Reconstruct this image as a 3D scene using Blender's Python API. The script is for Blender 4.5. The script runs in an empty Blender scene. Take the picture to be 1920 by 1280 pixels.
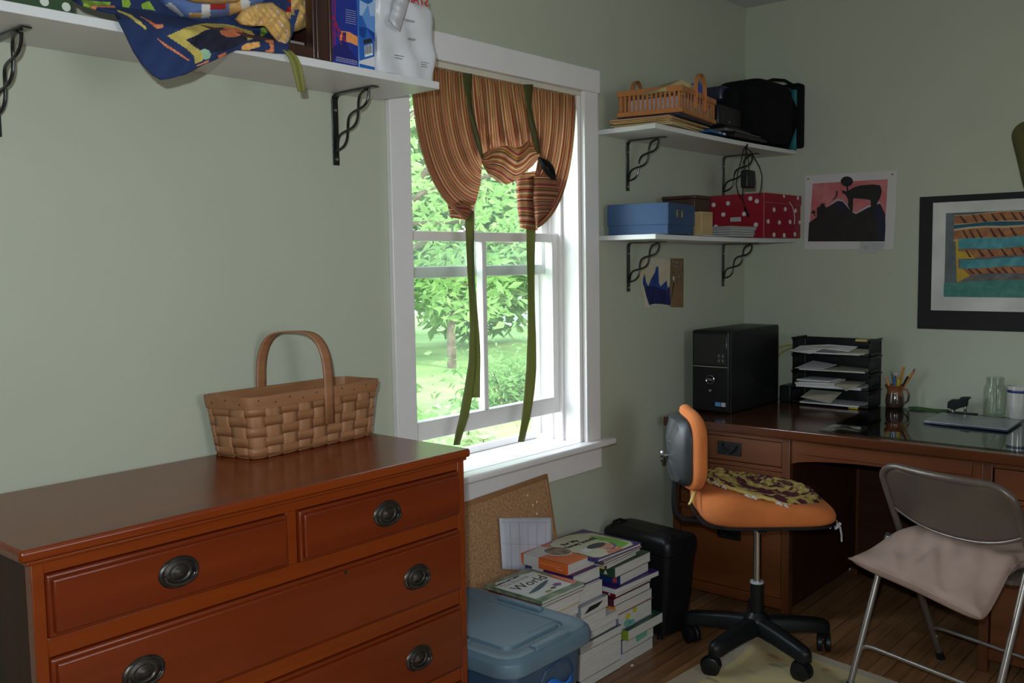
import bpy, bmesh, math, random
from mathutils import Vector, Matrix
PI = math.pi
random.seed(7)
scene = bpy.context.scene
COL = scene.collection

# ------------------------------------------------------------------ camera
YAW, PITCH, ROLL, FPX = math.radians(40.85126), math.radians(-4.785787), math.radians(-0.898533), 1772.15
CAM = Vector((0.0, 0.0, 1.41))
def _axes():
    c, s, cp, sp = math.cos(YAW), math.sin(YAW), math.cos(PITCH), math.sin(PITCH)
    f = Vector((c * cp, s * cp, sp)); r = Vector((s, -c, 0)); u = r.cross(f)
    cr, sr = math.cos(ROLL), math.sin(ROLL)
    return r * cr + u * sr, -r * sr + u * cr, f
RT, UP, FW = _axes()
cd = bpy.data.cameras.new('camera'); cam = bpy.data.objects.new('camera', cd); COL.objects.link(cam)
cam.matrix_world = Matrix(((RT.x, UP.x, -FW.x, CAM.x), (RT.y, UP.y, -FW.y, CAM.y), (RT.z, UP.z, -FW.z, CAM.z), (0, 0, 0, 1)))
cd.sensor_width = 36; cd.lens = FPX * 36 / 1920; cd.clip_start = 0.02; cd.clip_end = 200
scene.camera = cam
def at(px, py, ax, v):
    """the point of the world plane ax = v seen at this pixel of the photograph"""
    d = RT * ((px - 960) / FPX) + UP * (-(py - 640) / FPX) + FW
    i = 'xyz'.index(ax)
    return CAM + d * ((v - CAM[i]) / d[i])

# ------------------------------------------------------------------ light
scene.view_settings.view_transform = 'Standard'
scene.view_settings.look = 'None'
scene.view_settings.gamma = 1
scene.view_settings.exposure = 0.0
scene.view_settings.use_curve_mapping = False
w = bpy.data.worlds.new('sky'); scene.world = w; w.use_nodes = True
nt = w.node_tree; bg = nt.nodes['Background']
tc = nt.nodes.new('ShaderNodeTexCoord'); sx = nt.nodes.new('ShaderNodeSeparateXYZ'); rp = nt.nodes.new('ShaderNodeValToRGB')
nt.links.new(tc.outputs['Generated'], sx.inputs[0]); nt.links.new(sx.outputs['Z'], rp.inputs[0]); nt.links.new(rp.outputs[0], bg.inputs[0])
rp.color_ramp.elements[0].position = 0.0; rp.color_ramp.elements[0].color = (0.93, 0.97, 1.0, 1)
rp.color_ramp.elements[1].position = 0.9; rp.color_ramp.elements[1].color = (0.62, 0.80, 1.0, 1)
bg.inputs[1].default_value = 3.6
# the cloud cover is brightest around the veiled sun, low in the sky beyond the window's left side
dv = nt.nodes.new('ShaderNodeVectorMath'); dv.operation = 'DOT_PRODUCT'; dv.inputs[1].default_value = (-0.62, 0.64, 0.45)
nt.links.new(tc.outputs['Generated'], dv.inputs[0])
m1 = nt.nodes.new('ShaderNodeMath'); m1.operation = 'MAXIMUM'; m1.inputs[1].default_value = 0.0; nt.links.new(dv.outputs['Value'], m1.inputs[0])
m2 = nt.nodes.new('ShaderNodeMath'); m2.operation = 'POWER'; m2.inputs[1].default_value = 12.0; nt.links.new(m1.outputs[0], m2.inputs[0])
m3 = nt.nodes.new('ShaderNodeMath'); m3.operation = 'MULTIPLY_ADD'; m3.inputs[1].default_value = 24.0; m3.inputs[2].default_value = 3.4; nt.links.new(m2.outputs[0], m3.inputs[0])
nt.links.new(m3.outputs[0], bg.inputs[1])
def lamp(name, kind, loc, energy, color, target=None, **kw):
    l = bpy.data.lights.new(name, kind); l.energy = energy; l.color = color
    for k, v in kw.items(): setattr(l, k, v)
    o = bpy.data.objects.new(name, l); COL.objects.link(o); o.location = loc
    if target is not None:
        o.rotation_euler = (Vector(target) - Vector(loc)).to_track_quat('-Z', 'Y').to_euler()
    return o
lamp('sun', 'SUN', (0, -4, 6), 4.4, (1.0, 0.95, 0.84), (0.9, 1.6, 2.2), angle=0.02)
# the camera's own flash, whose shadows the photograph shows under the quilt
lamp('flash', 'AREA', (-0.08, 0.0, 1.53), 28.0, (0.84, 0.955, 1.0), (2.6, 1.9, 1.25), shape='RECTANGLE', size=0.04, size_y=0.025)
# sky portal at the window; unseen fill lamp added behind the camera
lamp('window_portal', 'AREA', (2.42, 2.42, 1.36), 1.0, (1, 1, 1), (2.42, 0, 1.36), shape='RECTANGLE', size=0.95, size_y=1.4)
bpy.data.lights['window_portal'].cycles.is_portal = True
lamp('added_fill_lamp', 'AREA', (1.1, -1.68, 1.5), 7.0, (0.90, 0.95, 1.0), (1.1, 2, 1.5), shape='RECTANGLE', size=1.0, size_y=1.2)
scene.cycles.max_bounces = 8; scene.cycles.diffuse_bounces = 5; scene.cycles.glossy_bounces = 4
scene.cycles.transparent_max_bounces = 16; scene.cycles.caustics_reflective = False; scene.cycles.caustics_refractive = False
scene.cycles.sample_clamp_indirect = 6.0
scene.cycles.use_denoising = True

# ------------------------------------------------------------------ materials
MATS = {}
def srgb(r, g, b):
    def f(c):
        c /= 255.0
        return c / 12.92 if c <= 0.04045 else ((c + 0.055) / 1.055) ** 2.4
    return (f(r), f(g), f(b))
def mat(name, col, rough=0.6, metal=0.0, vary=0.06, scale=6.0, bump=0.0, bscale=60.0, coat=0.0, spec=0.5,
        stretch=(1, 1, 1), trans=0.0, alpha=1.0, col2=None, subsurf=0.0):
    """procedural surface: base colour varied by noise, optional bump"""
    if name in MATS: return MATS[name]
    m = bpy.data.materials.new(name); m.use_nodes = True; MATS[name] = m
    n = m.node_tree; b = n.nodes['Principled BSDF']
    b.inputs['Roughness'].default_value = rough; b.inputs['Metallic'].default_value = metal
    b.inputs['Coat Weight'].default_value = coat; b.inputs['Specular IOR Level'].default_value = spec
    b.inputs['Transmission Weight'].default_value = trans; b.inputs['Alpha'].default_value = alpha
    b.inputs['Coat Roughness'].default_value = 0.12
    tc = n.nodes.new('ShaderNodeTexCoord'); mp = n.nodes.new('ShaderNodeMapping'); mp.inputs['Scale'].default_value = stretch
    n.links.new(tc.outputs['Object'], mp.inputs[0])
    tx = n.nodes.new('ShaderNodeTexNoise'); tx.inputs['Scale'].default_value = scale; tx.inputs['Detail'].default_value = 5
    n.links.new(mp.outputs[0], tx.inputs['Vector'])
    r = n.nodes.new('ShaderNodeValToRGB')
    c2 = col2 or tuple(min(1, c * (1 + vary * 2.2)) for c in col); c1 = col if col2 else tuple(c * (1 - vary * 2.2) for c in col)
    r.color_ramp.elements[0].position = 0.32; r.color_ramp.elements[0].color = (*c1, 1)
    r.color_ramp.elements[1].position = 0.68; r.color_ramp.elements[1].color = (*c2, 1)
    n.links.new(tx.outputs[0], r.inputs[0]); n.links.new(r.outputs[0], b.inputs['Base Color'])
    if bump:
        t2 = n.nodes.new('ShaderNodeTexNoise'); t2.inputs['Scale'].default_value = bscale; t2.inputs['Detail'].default_value = 3
        n.links.new(mp.outputs[0], t2.inputs['Vector'])
        bp = n.nodes.new('ShaderNodeBump'); bp.inputs['Strength'].default_value = bump; bp.inputs['Distance'].default_value = 0.004
        n.links.new(t2.outputs[0], bp.inputs['Height']); n.links.new(bp.outputs[0], b.inputs['Normal'])
    return m
def wood(name, c1, c2, axis='x', rough=0.32, coat=0.25, scale=3.0, spec=0.5, bump=0.05):
    if name in MATS: return MATS[name]
    st = {'x': (0.12, 1.6, 1.6), 'y': (1.6, 0.12, 1.6), 'z': (1.6, 1.6, 0.12)}[axis]
    m = mat(name, c1, rough=rough, coat=coat, scale=scale * 3, stretch=st, col2=c2, bump=bump, bscale=90, spec=spec)
    n = m.node_tree; t = [x for x in n.nodes if x.type == 'TEX_NOISE'][0]; t.inputs['Distortion'].default_value = 1.2; t.inputs['Detail'].default_value = 8
    return m
def uvmat(name, build, rough=0.8, base=(0.5, 0.5, 0.5), translucent=0.0, bump=0.0):
    """material driven by the mesh's own uv; build(nodes, links, u, v) returns a colour socket"""
    if name in MATS: return MATS[name]
    m = bpy.data.materials.new(name); m.use_nodes = True; MATS[name] = m
    n = m.node_tree; b = n.nodes['Principled BSDF']; b.inputs['Roughness'].default_value = rough
    uv = n.nodes.new('ShaderNodeUVMap'); s = n.nodes.new('ShaderNodeSeparateXYZ'); n.links.new(uv.outputs[0], s.inputs[0])
    c = build(n, n.links, s.outputs[0], s.outputs[1]); n.links.new(c, b.inputs['Base Color'])
    if translucent:
        tr = n.nodes.new('ShaderNodeBsdfTranslucent'); mx = n.nodes.new('ShaderNodeMixShader'); mx.inputs[0].default_value = translucent
        n.links.new(c, tr.inputs[0]); n.links.new(b.outputs[0], mx.inputs[1]); n.links.new(tr.outputs[0], mx.inputs[2])
        n.links.new(mx.outputs[0], n.nodes['Material Output'].inputs[0])
    if bump:
        t2 = n.nodes.new('ShaderNodeTexNoise'); t2.inputs['Scale'].default_value = 350
        bp = n.nodes.new('ShaderNodeBump'); bp.inputs['Strength'].default_value = bump; bp.inputs['Distance'].default_value = 0.002
        n.links.new(t2.outputs[0], bp.inputs['Height']); n.links.new(bp.outputs[0], b.inputs['Normal'])
    return m
def math_node(n, l, op, a, b=None):
    x = n.new('ShaderNodeMath') if hasattr(n, 'new') else n.nodes.new('ShaderNodeMath'); x.operation = op
    for i, q in enumerate((a, b)):
        if q is None: continue
        if isinstance(q, (int, float)): x.inputs[i].default_value = q
        else: l.new(q, x.inputs[i])
    return x.outputs[0]
def ramp(n, l, fac, stops, const=True):
    r = n.nodes.new('ShaderNodeValToRGB'); l.new(fac, r.inputs[0]); cr = r.color_ramp
    cr.interpolation = 'CONSTANT' if const else 'LINEAR'
    while len(cr.elements) < len(stops): cr.elements.new(0.5)
    for e, (p, c) in zip(cr.elements, stops): e.position = p; e.color = (*c, 1)
    return r.outputs[0]

# ------------------------------------------------------------------ mesh helper
class G:
    def __init__(s, T=None): s.v, s.f, s.m, s.uv, s.T = [], [], [], [], T
    def add(s, vs, fs, mi=0, uvs=None):
        k = len(s.v)
        for p in vs:
            p = Vector(p); s.v.append(s.T @ p if s.T else p)
        for j, f in enumerate(fs):
            s.f.append([k + i for i in f]); s.m.append(mi); s.uv.append(uvs[j] if uvs else None)
        return s
    def box(s, x0, y0, z0, x1, y1, z1, mi=0):
        vs = [(x, y, z) for z in (z0, z1) for y in (y0, y1) for x in (x0, x1)]
        return s.add(vs, [(0, 2, 3, 1), (4, 5, 7, 6), (0, 1, 5, 4), (2, 6, 7, 3), (0, 4, 6, 2), (1, 3, 7, 5)], mi)
    def obox(s, o, ax, ay, az, mi=0):
        """box from a corner and three edge vectors"""
        o, ax, ay, az = map(Vector, (o, ax, ay, az))
        vs = [o + ax * i + ay * j + az * k for k in (0, 1) for j in (0, 1) for i in (0, 1)]
        return s.add(vs, [(0, 2, 3, 1), (4, 5, 7, 6), (0, 1, 5, 4), (2, 6, 7, 3), (0, 4, 6, 2), (1, 3, 7, 5)], mi)
    def bar(s, a, b, w, h, mi=0, up=(0, 0, 1)):
        a, b = Vector(a), Vector(b); d = (b - a); u = Vector(up); r = d.cross(u).normalized(); u = r.cross(d).normalized()
        return s.obox(a - r * w / 2 - u * h / 2, r * w, d, u * h, mi)
    def tube(s, path, r, n=10, mi=0, flat=1.0, cap=True, up=None, closed=False):
        P = [Vector(p) for p in path]; N = len(P); rr = r if isinstance(r, (list, tuple)) else [r] * N
        vs = []; prev = None
        for i, p in enumerate(P):
            if closed: t = (P[(i + 1) % N] - P[i - 1]).normalized()
            else: t = (P[min(i + 1, N - 1)] - P[max(i - 1, 0)]).normalized()
            if prev is None:
                q = Vector(up) if up else (Vector((0, 0, 1)) if abs(t.z) < 0.9 else Vector((1, 0, 0)))
                a = (q - t * q.dot(t)).normalized()
            else:
                a = prev - t * prev.dot(t); a = a.normalized() if a.length > 1e-6 else prev
            prev = a; b = t.cross(a)
            for k in range(n):
                th = 2 * PI * k / n
                vs.append(p + (a * math.cos(th) * flat + b * math.sin(th)) * rr[i])
        fs = []
        M = N if closed else N - 1
        for i in range(M):
            j = (i + 1) % N
            for k in range(n):
                fs.append((i * n + k, i * n + (k + 1) % n, j * n + (k + 1) % n, j * n + k))
        if cap and not closed: fs += [tuple(reversed(range(n))), tuple((N - 1) * n + k for k in range(n))]
        return s.add(vs, fs, mi)
    def cyl(s, a, b, r0, r1=None, n=20, mi=0): return s.tube([a, b], [r0, r0 if r1 is None else r1], n, mi)
    def lathe(s, prof, c=(0, 0, 0), n=24, mi=0, axis='z'):
        vs = []; c = Vector(c)
        for r, z in prof:
            for k in range(n):
                th = 2 * PI * k / n; p = (r * math.cos(th), r * math.sin(th), z)
                if axis == 'y': p = (p[0], p[2], p[1])
                if axis == 'x': p = (p[2], p[0], p[1])
                vs.append(c + Vector(p))
        fs = []
        for i in range(len(prof) - 1):
            for k in range(n): fs.append((i * n + k, i * n + (k + 1) % n, (i + 1) * n + (k + 1) % n, (i + 1) * n + k))
        return s.add(vs, fs, mi)
    def prism(s, poly, a0, a1, plane='xy', mi=0):
        def P(u, v, w): return {'xy': (u, v, w), 'xz': (u, w, v), 'yz': (w, u, v)}[plane]
        n = len(poly); vs = [P(u, v, a0) for u, v in poly] + [P(u, v, a1) for u, v in poly]
        fs = [tuple(reversed(range(n))), tuple(range(n, 2 * n))] + [(i, (i + 1) % n, n + (i + 1) % n, n + i) for i in range(n)]
        return s.add(vs, fs, mi)
    def flat(s, pts, mi=0): return s.add(pts, [tuple(range(len(pts)))], mi)
    def grid(s, fn, nu, nv, mi=0, closeu=False, uvfn=None):
        vs = [fn(i / nu, j / nv) for j in range(nv + 1) for i in range(nu + (0 if closeu else 1))]
        W = nu + (0 if closeu else 1); fs = []; uvs = []
        for j in range(nv):
            for i in range(nu):
                a = j * W + i; b = j * W + (i + 1) % W
                fs.append((a, b, b + W, a + W))
                q = [(i / nu, j / nv), ((i + 1) / nu, j / nv), ((i + 1) / nu, (j + 1) / nv), (i / nu, (j + 1) / nv)]
                uvs.append([uvfn(*t) for t in q] if uvfn else q)
        return s.add(vs, fs, mi, uvs)
    def build(s, name, mats, parent=None, bevel=0.0, smooth=35, seg=2, solid=0.0, subsurf=0, recalc=True, warp=None):
        me = bpy.data.meshes.new(name)
        me.from_pydata([tuple(v) for v in s.v], [], s.f)
        mats = mats if isinstance(mats, (list, tuple)) else [mats]
        for m in mats: me.materials.append(m)
        for p, mi in zip(me.polygons, s.m): p.material_index = min(mi, len(mats) - 1)
        if any(u is not None for u in s.uv):
            L = me.uv_layers.new(name='UVMap')
            for p, u in zip(me.polygons, s.uv):
                if u is None: continue
                for li, q in zip(p.loop_indices, u): L.data[li].uv = q
        if recalc:
            bm = bmesh.new(); bm.from_mesh(me); bmesh.ops.recalc_face_normals(bm, faces=bm.faces); bm.to_mesh(me); bm.free()
        if smooth:
            for p in me.polygons: p.use_smooth = True
            me.set_sharp_from_angle(angle=math.radians(smooth))
        o = bpy.data.objects.new(name, me); COL.objects.link(o)
        if parent is not None: o.parent = parent
        if solid:
            q = o.modifiers.new('solidify', 'SOLIDIFY'); q.thickness = solid; q.offset = 0
        if bevel:
            q = o.modifiers.new('bevel', 'BEVEL'); q.width = bevel; q.segments = seg; q.limit_method = 'ANGLE'; q.angle_limit = math.radians(40)
            q.harden_normals = False
        if subsurf:
            q = o.modifiers.new('subsurf', 'SUBSURF'); q.levels = subsurf; q.render_levels = subsurf
        return o
def tag(o, label=None, cat=None, group=None, kind=None):
    if label: o['label'] = label
    if cat: o['category'] = cat
    if group: o['group'] = group
    if kind: o['kind'] = kind
    return o
def thing(name, label, cat, loc=(0, 0, 0), rz=0.0, group=None, kind=None):
    o = bpy.data.objects.new(name, None); COL.objects.link(o); o.empty_display_size = 0.05
    o.location = loc; o.rotation_euler = (0, 0, rz)
    return tag(o, label, cat, group, kind)
def B(x0, y0, z0, x1, y1, z1): return G().box(x0, y0, z0, x1, y1, z1)
def copy_tree(o, parent=None):
    c = o.copy(); COL.objects.link(c)
    if parent is not None: c.parent = parent
    for ch in list(o.children): copy_tree(ch, c)
    return c
def words(body, size, m, parent, o, ax, ay, name='lettering', mirror=False, extrude=0.0004, bold=0.0, sx=1.0, shear=0.0):
    """lettering as a mesh: starts at point o, reads along ax, up along ay"""
    cu = bpy.data.curves.new('text', 'FONT'); cu.body = body; cu.size = size; cu.extrude = extrude; cu.offset = bold * size; cu.shear = shear
    cu.resolution_u = 3
    t = bpy.data.objects.new('text', cu); me = bpy.data.meshes.new_from_object(t)
    bpy.data.objects.remove(t)
    ax = Vector(ax).normalized(); ay = Vector(ay).normalized(); az = ax.cross(ay)
    M = Matrix(((ax.x * sx, ay.x, az.x, o[0]), (ax.y * sx, ay.y, az.y, o[1]), (ax.z * sx, ay.z, az.z, o[2]), (0, 0, 0, 1)))
    if mirror:
        M = M @ Matrix.Scale(-1, 4, (1, 0, 0))
    me.transform(M); me.name = name
    me.materials.clear(); me.materials.append(m)
    ob = bpy.data.objects.new(name, me); COL.objects.link(ob); ob.parent = parent
    return ob

PAINT = mat('sage_wall_paint', (0.452, 0.468, 0.365), rough=0.55, vary=0.012, scale=2.0, bump=0.04, bscale=220, spec=0.35)
WHITE = mat('white_trim_paint', (0.77, 0.735, 0.725), rough=0.35, vary=0.015, scale=5, bump=0.02, bscale=120)
CEIL = mat('ceiling_paint', (0.55, 0.55, 0.55), rough=0.9, vary=0.01)
BLACK = mat('black_plastic', (0.008, 0.008, 0.009), rough=0.38, spec=0.3, vary=0.05, bump=0.05, bscale=300)
IRON = mat('black_enamelled_iron', (0.008, 0.008, 0.008), rough=0.28, vary=0.05, coat=0.3)
CHROME = mat('chrome', (0.6, 0.6, 0.6), rough=0.16, metal=1.0, vary=0.02)
PAGES = mat('book_page_edges', (0.56, 0.53, 0.49), rough=0.85, scale=30, stretch=(0.3, 0.3, 40), vary=0.10)
PAPER = mat('white_paper', (0.66, 0.65, 0.67), rough=0.8, vary=0.03, scale=12)
# ------------------------------------------------------------------ room
WX, WY, CZ = 4.16, 2.12, 2.575
OX0, OX1, OZ0, OZ1 = 1.98, 2.857, 0.70, 2.035      # window opening
def struct(name, g, m, parent=None, **kw):
    o = g.build(name, m, parent, **kw)
    if parent is None: o['kind'] = 'structure'
    return o
g = G(); T2 = WY + 0.16
g.box(-1.3, WY, 0, OX0, T2, CZ); g.box(OX1, WY, 0, WX + 0.15, T2, CZ); g.box(OX0, WY, 0, OX1, T2, OZ0 - 0.02); g.box(OX0, WY, OZ1, OX1, T2, CZ)
struct('wall_back', g, PAINT, smooth=0)
struct('wall_right', B(WX, -1.75, 0, WX + 0.15, WY, CZ), PAINT, smooth=0)
struct('wall_left', B(-1.45, -1.75, 0, -1.3, T2, CZ), PAINT, smooth=0)
g = G(); g.box(-1.3, -1.9, 0, 0.6, -1.75, CZ); g.box(1.6, -1.9, 0, WX + 0.15, -1.75, CZ); g.box(0.6, -1.9, 0, 1.6, -1.75, 0.9); g.box(0.6, -1.9, 2.1, 1.6, -1.75, CZ)
struct('wall_front', g, PAINT, smooth=0)
struct('ceiling', B(-1.45, -1.9, CZ, WX + 0.15, T2, CZ + 0.1), CEIL, smooth=0)
# oak strip floor
def floor_mat():
    m = bpy.data.materials.new('oak_strip_floor'); m.use_nodes = True; n = m.node_tree; l = n.links; b = n.nodes['Principled BSDF']
    b.inputs['Roughness'].default_value = 0.42; b.inputs['Coat Weight'].default_value = 0.12
    tc = n.nodes.new('ShaderNodeTexCoord'); mp = n.nodes.new('ShaderNodeMapping')
    l.new(tc.outputs['Object'], mp.inputs[0])
    br = n.nodes.new('ShaderNodeTexBrick'); br.inputs['Scale'].default_value = 1.0
    br.inputs['Brick Width'].default_value = 0.9; br.inputs['Row Height'].default_value = 0.057; br.inputs['Mortar Size'].default_value = 0.0012
    br.inputs['Color1'].default_value = (0.30, 0.150, 0.068, 1); br.inputs['Color2'].default_value = (0.20, 0.094, 0.040, 1); br.inputs['Mortar'].default_value = (0.02, 0.01, 0.006, 1)
    l.new(mp.outputs[0], br.inputs['Vector'])
    t = n.nodes.new('ShaderNodeTexNoise'); t.inputs['Scale'].default_value = 7; t.inputs['Detail'].default_value = 8
    m2 = n.nodes.new('ShaderNodeMapping'); m2.inputs['Scale'].default_value = (0.5, 7, 1); l.new(tc.outputs['Object'], m2.inputs[0]); l.new(m2.outputs[0], t.inputs['Vector'])
    mx = n.nodes.new('ShaderNodeMix'); mx.data_type = 'RGBA'; mx.blend_type = 'MULTIPLY'; mx.inputs[0].default_value = 0.75
    rp = ramp(n, l, t.outputs[0], [(0.3, (0.55, 0.5, 0.45)), (0.7, (1.25, 1.2, 1.15))], const=False)
    l.new(br.outputs[0], mx.inputs[6]); l.new(rp, mx.inputs[7]); l.new(mx.outputs[2], b.inputs['Base Color'])
    return m
struct('floor', B(-1.45, -1.9, -0.06, WX + 0.15, T2, 0), floor_mat(), smooth=0)
struct('baseboard_right', B(WX - 0.016, -1.7, 0, WX, WY, 0.14), WHITE, bevel=0.003)
g = G(); g.box(-1.3, WY - 0.016, 0, WX - 0.016, WY, 0.14)
struct('baseboard_back', g, WHITE, bevel=0.003)

# ------------------------------------------------------------------ window
win = thing('window_1', None, None, kind='structure')
def wp(name, g, m=WHITE, **kw): return g.build(name, m, win, **kw)
g = G()
g.box(1.898, WY - 0.02, 0.726, OX0, WY, 2.035)
wp('casing', g, bevel=0.0025)
wp('casing', B(OX1, WY - 0.02, 0.726, 2.944, WY, 2.035), bevel=0.0025)
wp('head_casing', B(1.89, WY - 0.024, 2.033, 2.953, WY, 2.118), bevel=0.0025)
wp('stool', B(1.868, WY - 0.058, 0.702, 3.0, WY + 0.001, 0.727), bevel=0.008, seg=3)
wp('sill', B(OX0, WY, 0.69, OX1, T2 + 0.05, 0.727))
wp('apron', B(1.90, WY - 0.02, 0.615, 2.95, WY, 0.702), bevel=0.002)
# jamb lining with stops
g = G()
g.box(OX1 - 0.018, WY, 0.727, OX1, T2 + 0.04, OZ1); g.box(OX0, WY, 0.727, OX0 + 0.018, T2 + 0.04, OZ1); g.box(OX0, WY, OZ1 - 0.016, OX1, T2 + 0.04, OZ1)
wp('jamb', g, bevel=0.001)
g = G()
for x0, x1 in ((OX1 - 0.030, OX1 - 0.018), (OX0 + 0.018, OX0 + 0.030)):
    g.box(x0, WY + 0.075, 0.727, x1, WY + 0.088, 2.018); g.box(x0, WY + 0.128, 0.727, x1, WY + 0.138, 2.018)
wp('stop', g, bevel=0.001)
def clear_glass(name, tint, base, rough=0.01, dust=0.0):
    """thin clear glass: see-through, reflecting more at grazing angles"""
    m = bpy.data.materials.new(name); m.use_nodes = True; n = m.node_tree; n.nodes.remove(n.nodes['Principled BSDF'])
    tr = n.nodes.new('ShaderNodeBsdfTransparent'); tr.inputs[0].default_value = (*tint, 1)
    gl = n.nodes.new('ShaderNodeBsdfGlossy'); gl.inputs['Roughness'].default_value = rough
    lw = n.nodes.new('ShaderNodeLayerWeight'); lw.inputs[0].default_value = 0.5
    f = math_node(n.nodes, n.links, 'ADD', math_node(n.nodes, n.links, 'MULTIPLY', math_node(n.nodes, n.links, 'POWER', lw.outputs['Facing'], 4.0), 0.85), base)
    mx = n.nodes.new('ShaderNodeMixShader'); n.links.new(f, mx.inputs[0]); n.links.new(tr.outputs[0], mx.inputs[1]); n.links.new(gl.outputs[0], mx.inputs[2])
    out = mx.outputs[0]
    if dust:
        td = n.nodes.new('ShaderNodeBsdfTranslucent'); td.inputs[0].default_value = (.9, .95, .9, 1); m2 = n.nodes.new('ShaderNodeMixShader'); m2.inputs[0].default_value = dust
        n.links.new(out, m2.inputs[1]); n.links.new(td.outputs[0], m2.inputs[2]); out = m2.outputs[0]
    n.links.new(out, n.nodes['Material Output'].inputs[0])
    return m
GLASS = clear_glass('window_glass', (0.96, 0.985, 0.97), 0.03, dust=0.016)
def sash(name, y0, y1, z0, z1, rb, rt, mid=None):
    x0, x1 = OX0 + 0.02, OX1 - 0.02; sw = 0.044
    s = G(); s.box(x0, y0, z0, x0 + sw, y1, z1); s.box(x1 - sw, y0, z0, x1, y1, z1)
    s.box(x0 + sw, y0, z0, x1 - sw, y1, z0 + rb); s.box(x0 + sw, y0, z1 - rt, x1 - sw, y1, z1)
    o = wp(name, s, bevel=0.003)
    xm = (x0 + x1) / 2
    B(xm - 0.011, y0 + 0.003, z0 + rb, xm + 0.011, y1 - 0.003, z1 - rt).build('muntin', WHITE, o, bevel=0.003)
    B(x0 + sw, (y0 + y1) / 2 - 0.0015, z0 + rb, x1 - sw, (y0 + y1) / 2 + 0.0015, z1 - rt).build('pane', GLASS, o, smooth=0)
    return o
sash('lower_sash', WY + 0.088, WY + 0.124, 0.836, 1.515, 0.062, 0.032)
sash('upper_sash', WY + 0.138, WY + 0.172, 1.362, 2.02, 0.038, 0.045)
# storm window frame outside
g = G(); ys = T2 + 0.03
g.box(OX0 + 0.02, ys, 0.74, OX0 + 0.055, ys + 0.02, 2.02); g.box(OX1 - 0.055, ys, 0.74, OX1 - 0.02, ys + 0.02, 2.02)
g.box(OX0 + 0.05, ys, 0.728, OX1 - 0.05, ys + 0.02, 0.752); g.box(OX0 + 0.055, ys, 1.366, OX1 - 0.055, ys + 0.012, 1.384)
wp('storm_frame', g, bevel=0.002)
g = G(); g.box(2.33, WY + 0.105, 1.515, 2.40, WY + 0.13, 1.521); g.cyl((2.365, WY + 0.118, 1.52), (2.365, WY + 0.118, 1.534), 0.012); g.bar((2.365, WY + 0.112, 1.53), (2.325, WY + 0.10, 1.532), 0.01, 0.006)
wp('sash_lock', g, bevel=0.001)
# roller cornice strip under the head
RODM = mat('cream_rod_cover', (0.62, 0.58, 0.46), rough=0.5, vary=0.03)

# ------------------------------------------------------------------ outdoors
def leafmat(name, c1, c2, tl=0.55):
    m = bpy.data.materials.new(name); m.use_nodes = True; n = m.node_tree; b = n.nodes['Principled BSDF']; b.inputs['Roughness'].default_value = 0.55
    tc = n.nodes.new('ShaderNodeTexCoord'); t = n.nodes.new('ShaderNodeTexNoise'); t.inputs['Scale'].default_value = 3.0; n.links.new(tc.outputs['Object'], t.inputs['Vector'])
    c = ramp(n, n.links, t.outputs[0], [(0.3, c1), (0.7, c2)], const=False)
    n.links.new(c, b.inputs['Base Color']); tr = n.nodes.new('ShaderNodeBsdfTranslucent'); n.links.new(c, tr.inputs[0])
    mx = n.nodes.new('ShaderNodeMixShader'); mx.inputs[0].default_value = tl
    n.links.new(b.outputs[0], mx.inputs[1]); n.links.new(tr.outputs[0], mx.inputs[2]); n.links.new(mx.outputs[0], n.nodes['Material Output'].inputs[0])
    return m
LEAF1 = leafmat('pale_green_leaf', (0.24, 0.42, 0.13), (0.44, 0.60, 0.26))
LEAF2 = leafmat('mid_green_leaf', (0.14, 0.28, 0.08), (0.30, 0.46, 0.17))
LEAF3 = leafmat('white_green_leaf', (0.36, 0.50, 0.22), (0.52, 0.60, 0.36))
BARK = mat('grey_bark', (0.16, 0.12, 0.09), rough=0.9, bump=0.6, bscale=25, vary=0.2)
LAWN = mat('lawn_grass', (0.19, 0.33, 0.09), rough=0.95, scale=1.2, col2=(0.30, 0.45, 0.15), bump=0.5, bscale=30)
o = B(-6, T2 + 0.2, -0.62, 26, 34, -0.55).build('lawn', LAWN, smooth=0); o['kind'] = 'structure'
def foliage(rng, n, shape, size, spread=1.0):
    """leaves as folded pointed blades scattered in a volume; shape(rng) gives a point"""
    g = G()
    for _ in range(n):
        c = shape(rng); L = size * rng.uniform(0.6, 1.3); Wd = L * rng.uniform(0.28, 0.42)
        a = rng.uniform(0, 2 * PI); el = rng.uniform(-1.0, 0.5)
        d = Vector((math.cos(a) * math.cos(el), math.sin(a) * math.cos(el), math.sin(el)))
        s_ = d.cross(Vector((rng.uniform(-1, 1), rng.uniform(-1, 1), rng.uniform(-1, 1)))).normalized() * Wd
        up = d.cross(s_).normalized() * Wd * 0.3
        c = Vector(c)
        g.add([c, c + d * L * .45 + s_ * .5 + up, c + d * L, c + d * L * .45 - s_ * .5 + up, c + d * L * .45], [(0, 4, 1), (1, 4, 2), (0, 3, 4), (3, 2, 4)], 0)
    return g
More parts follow.
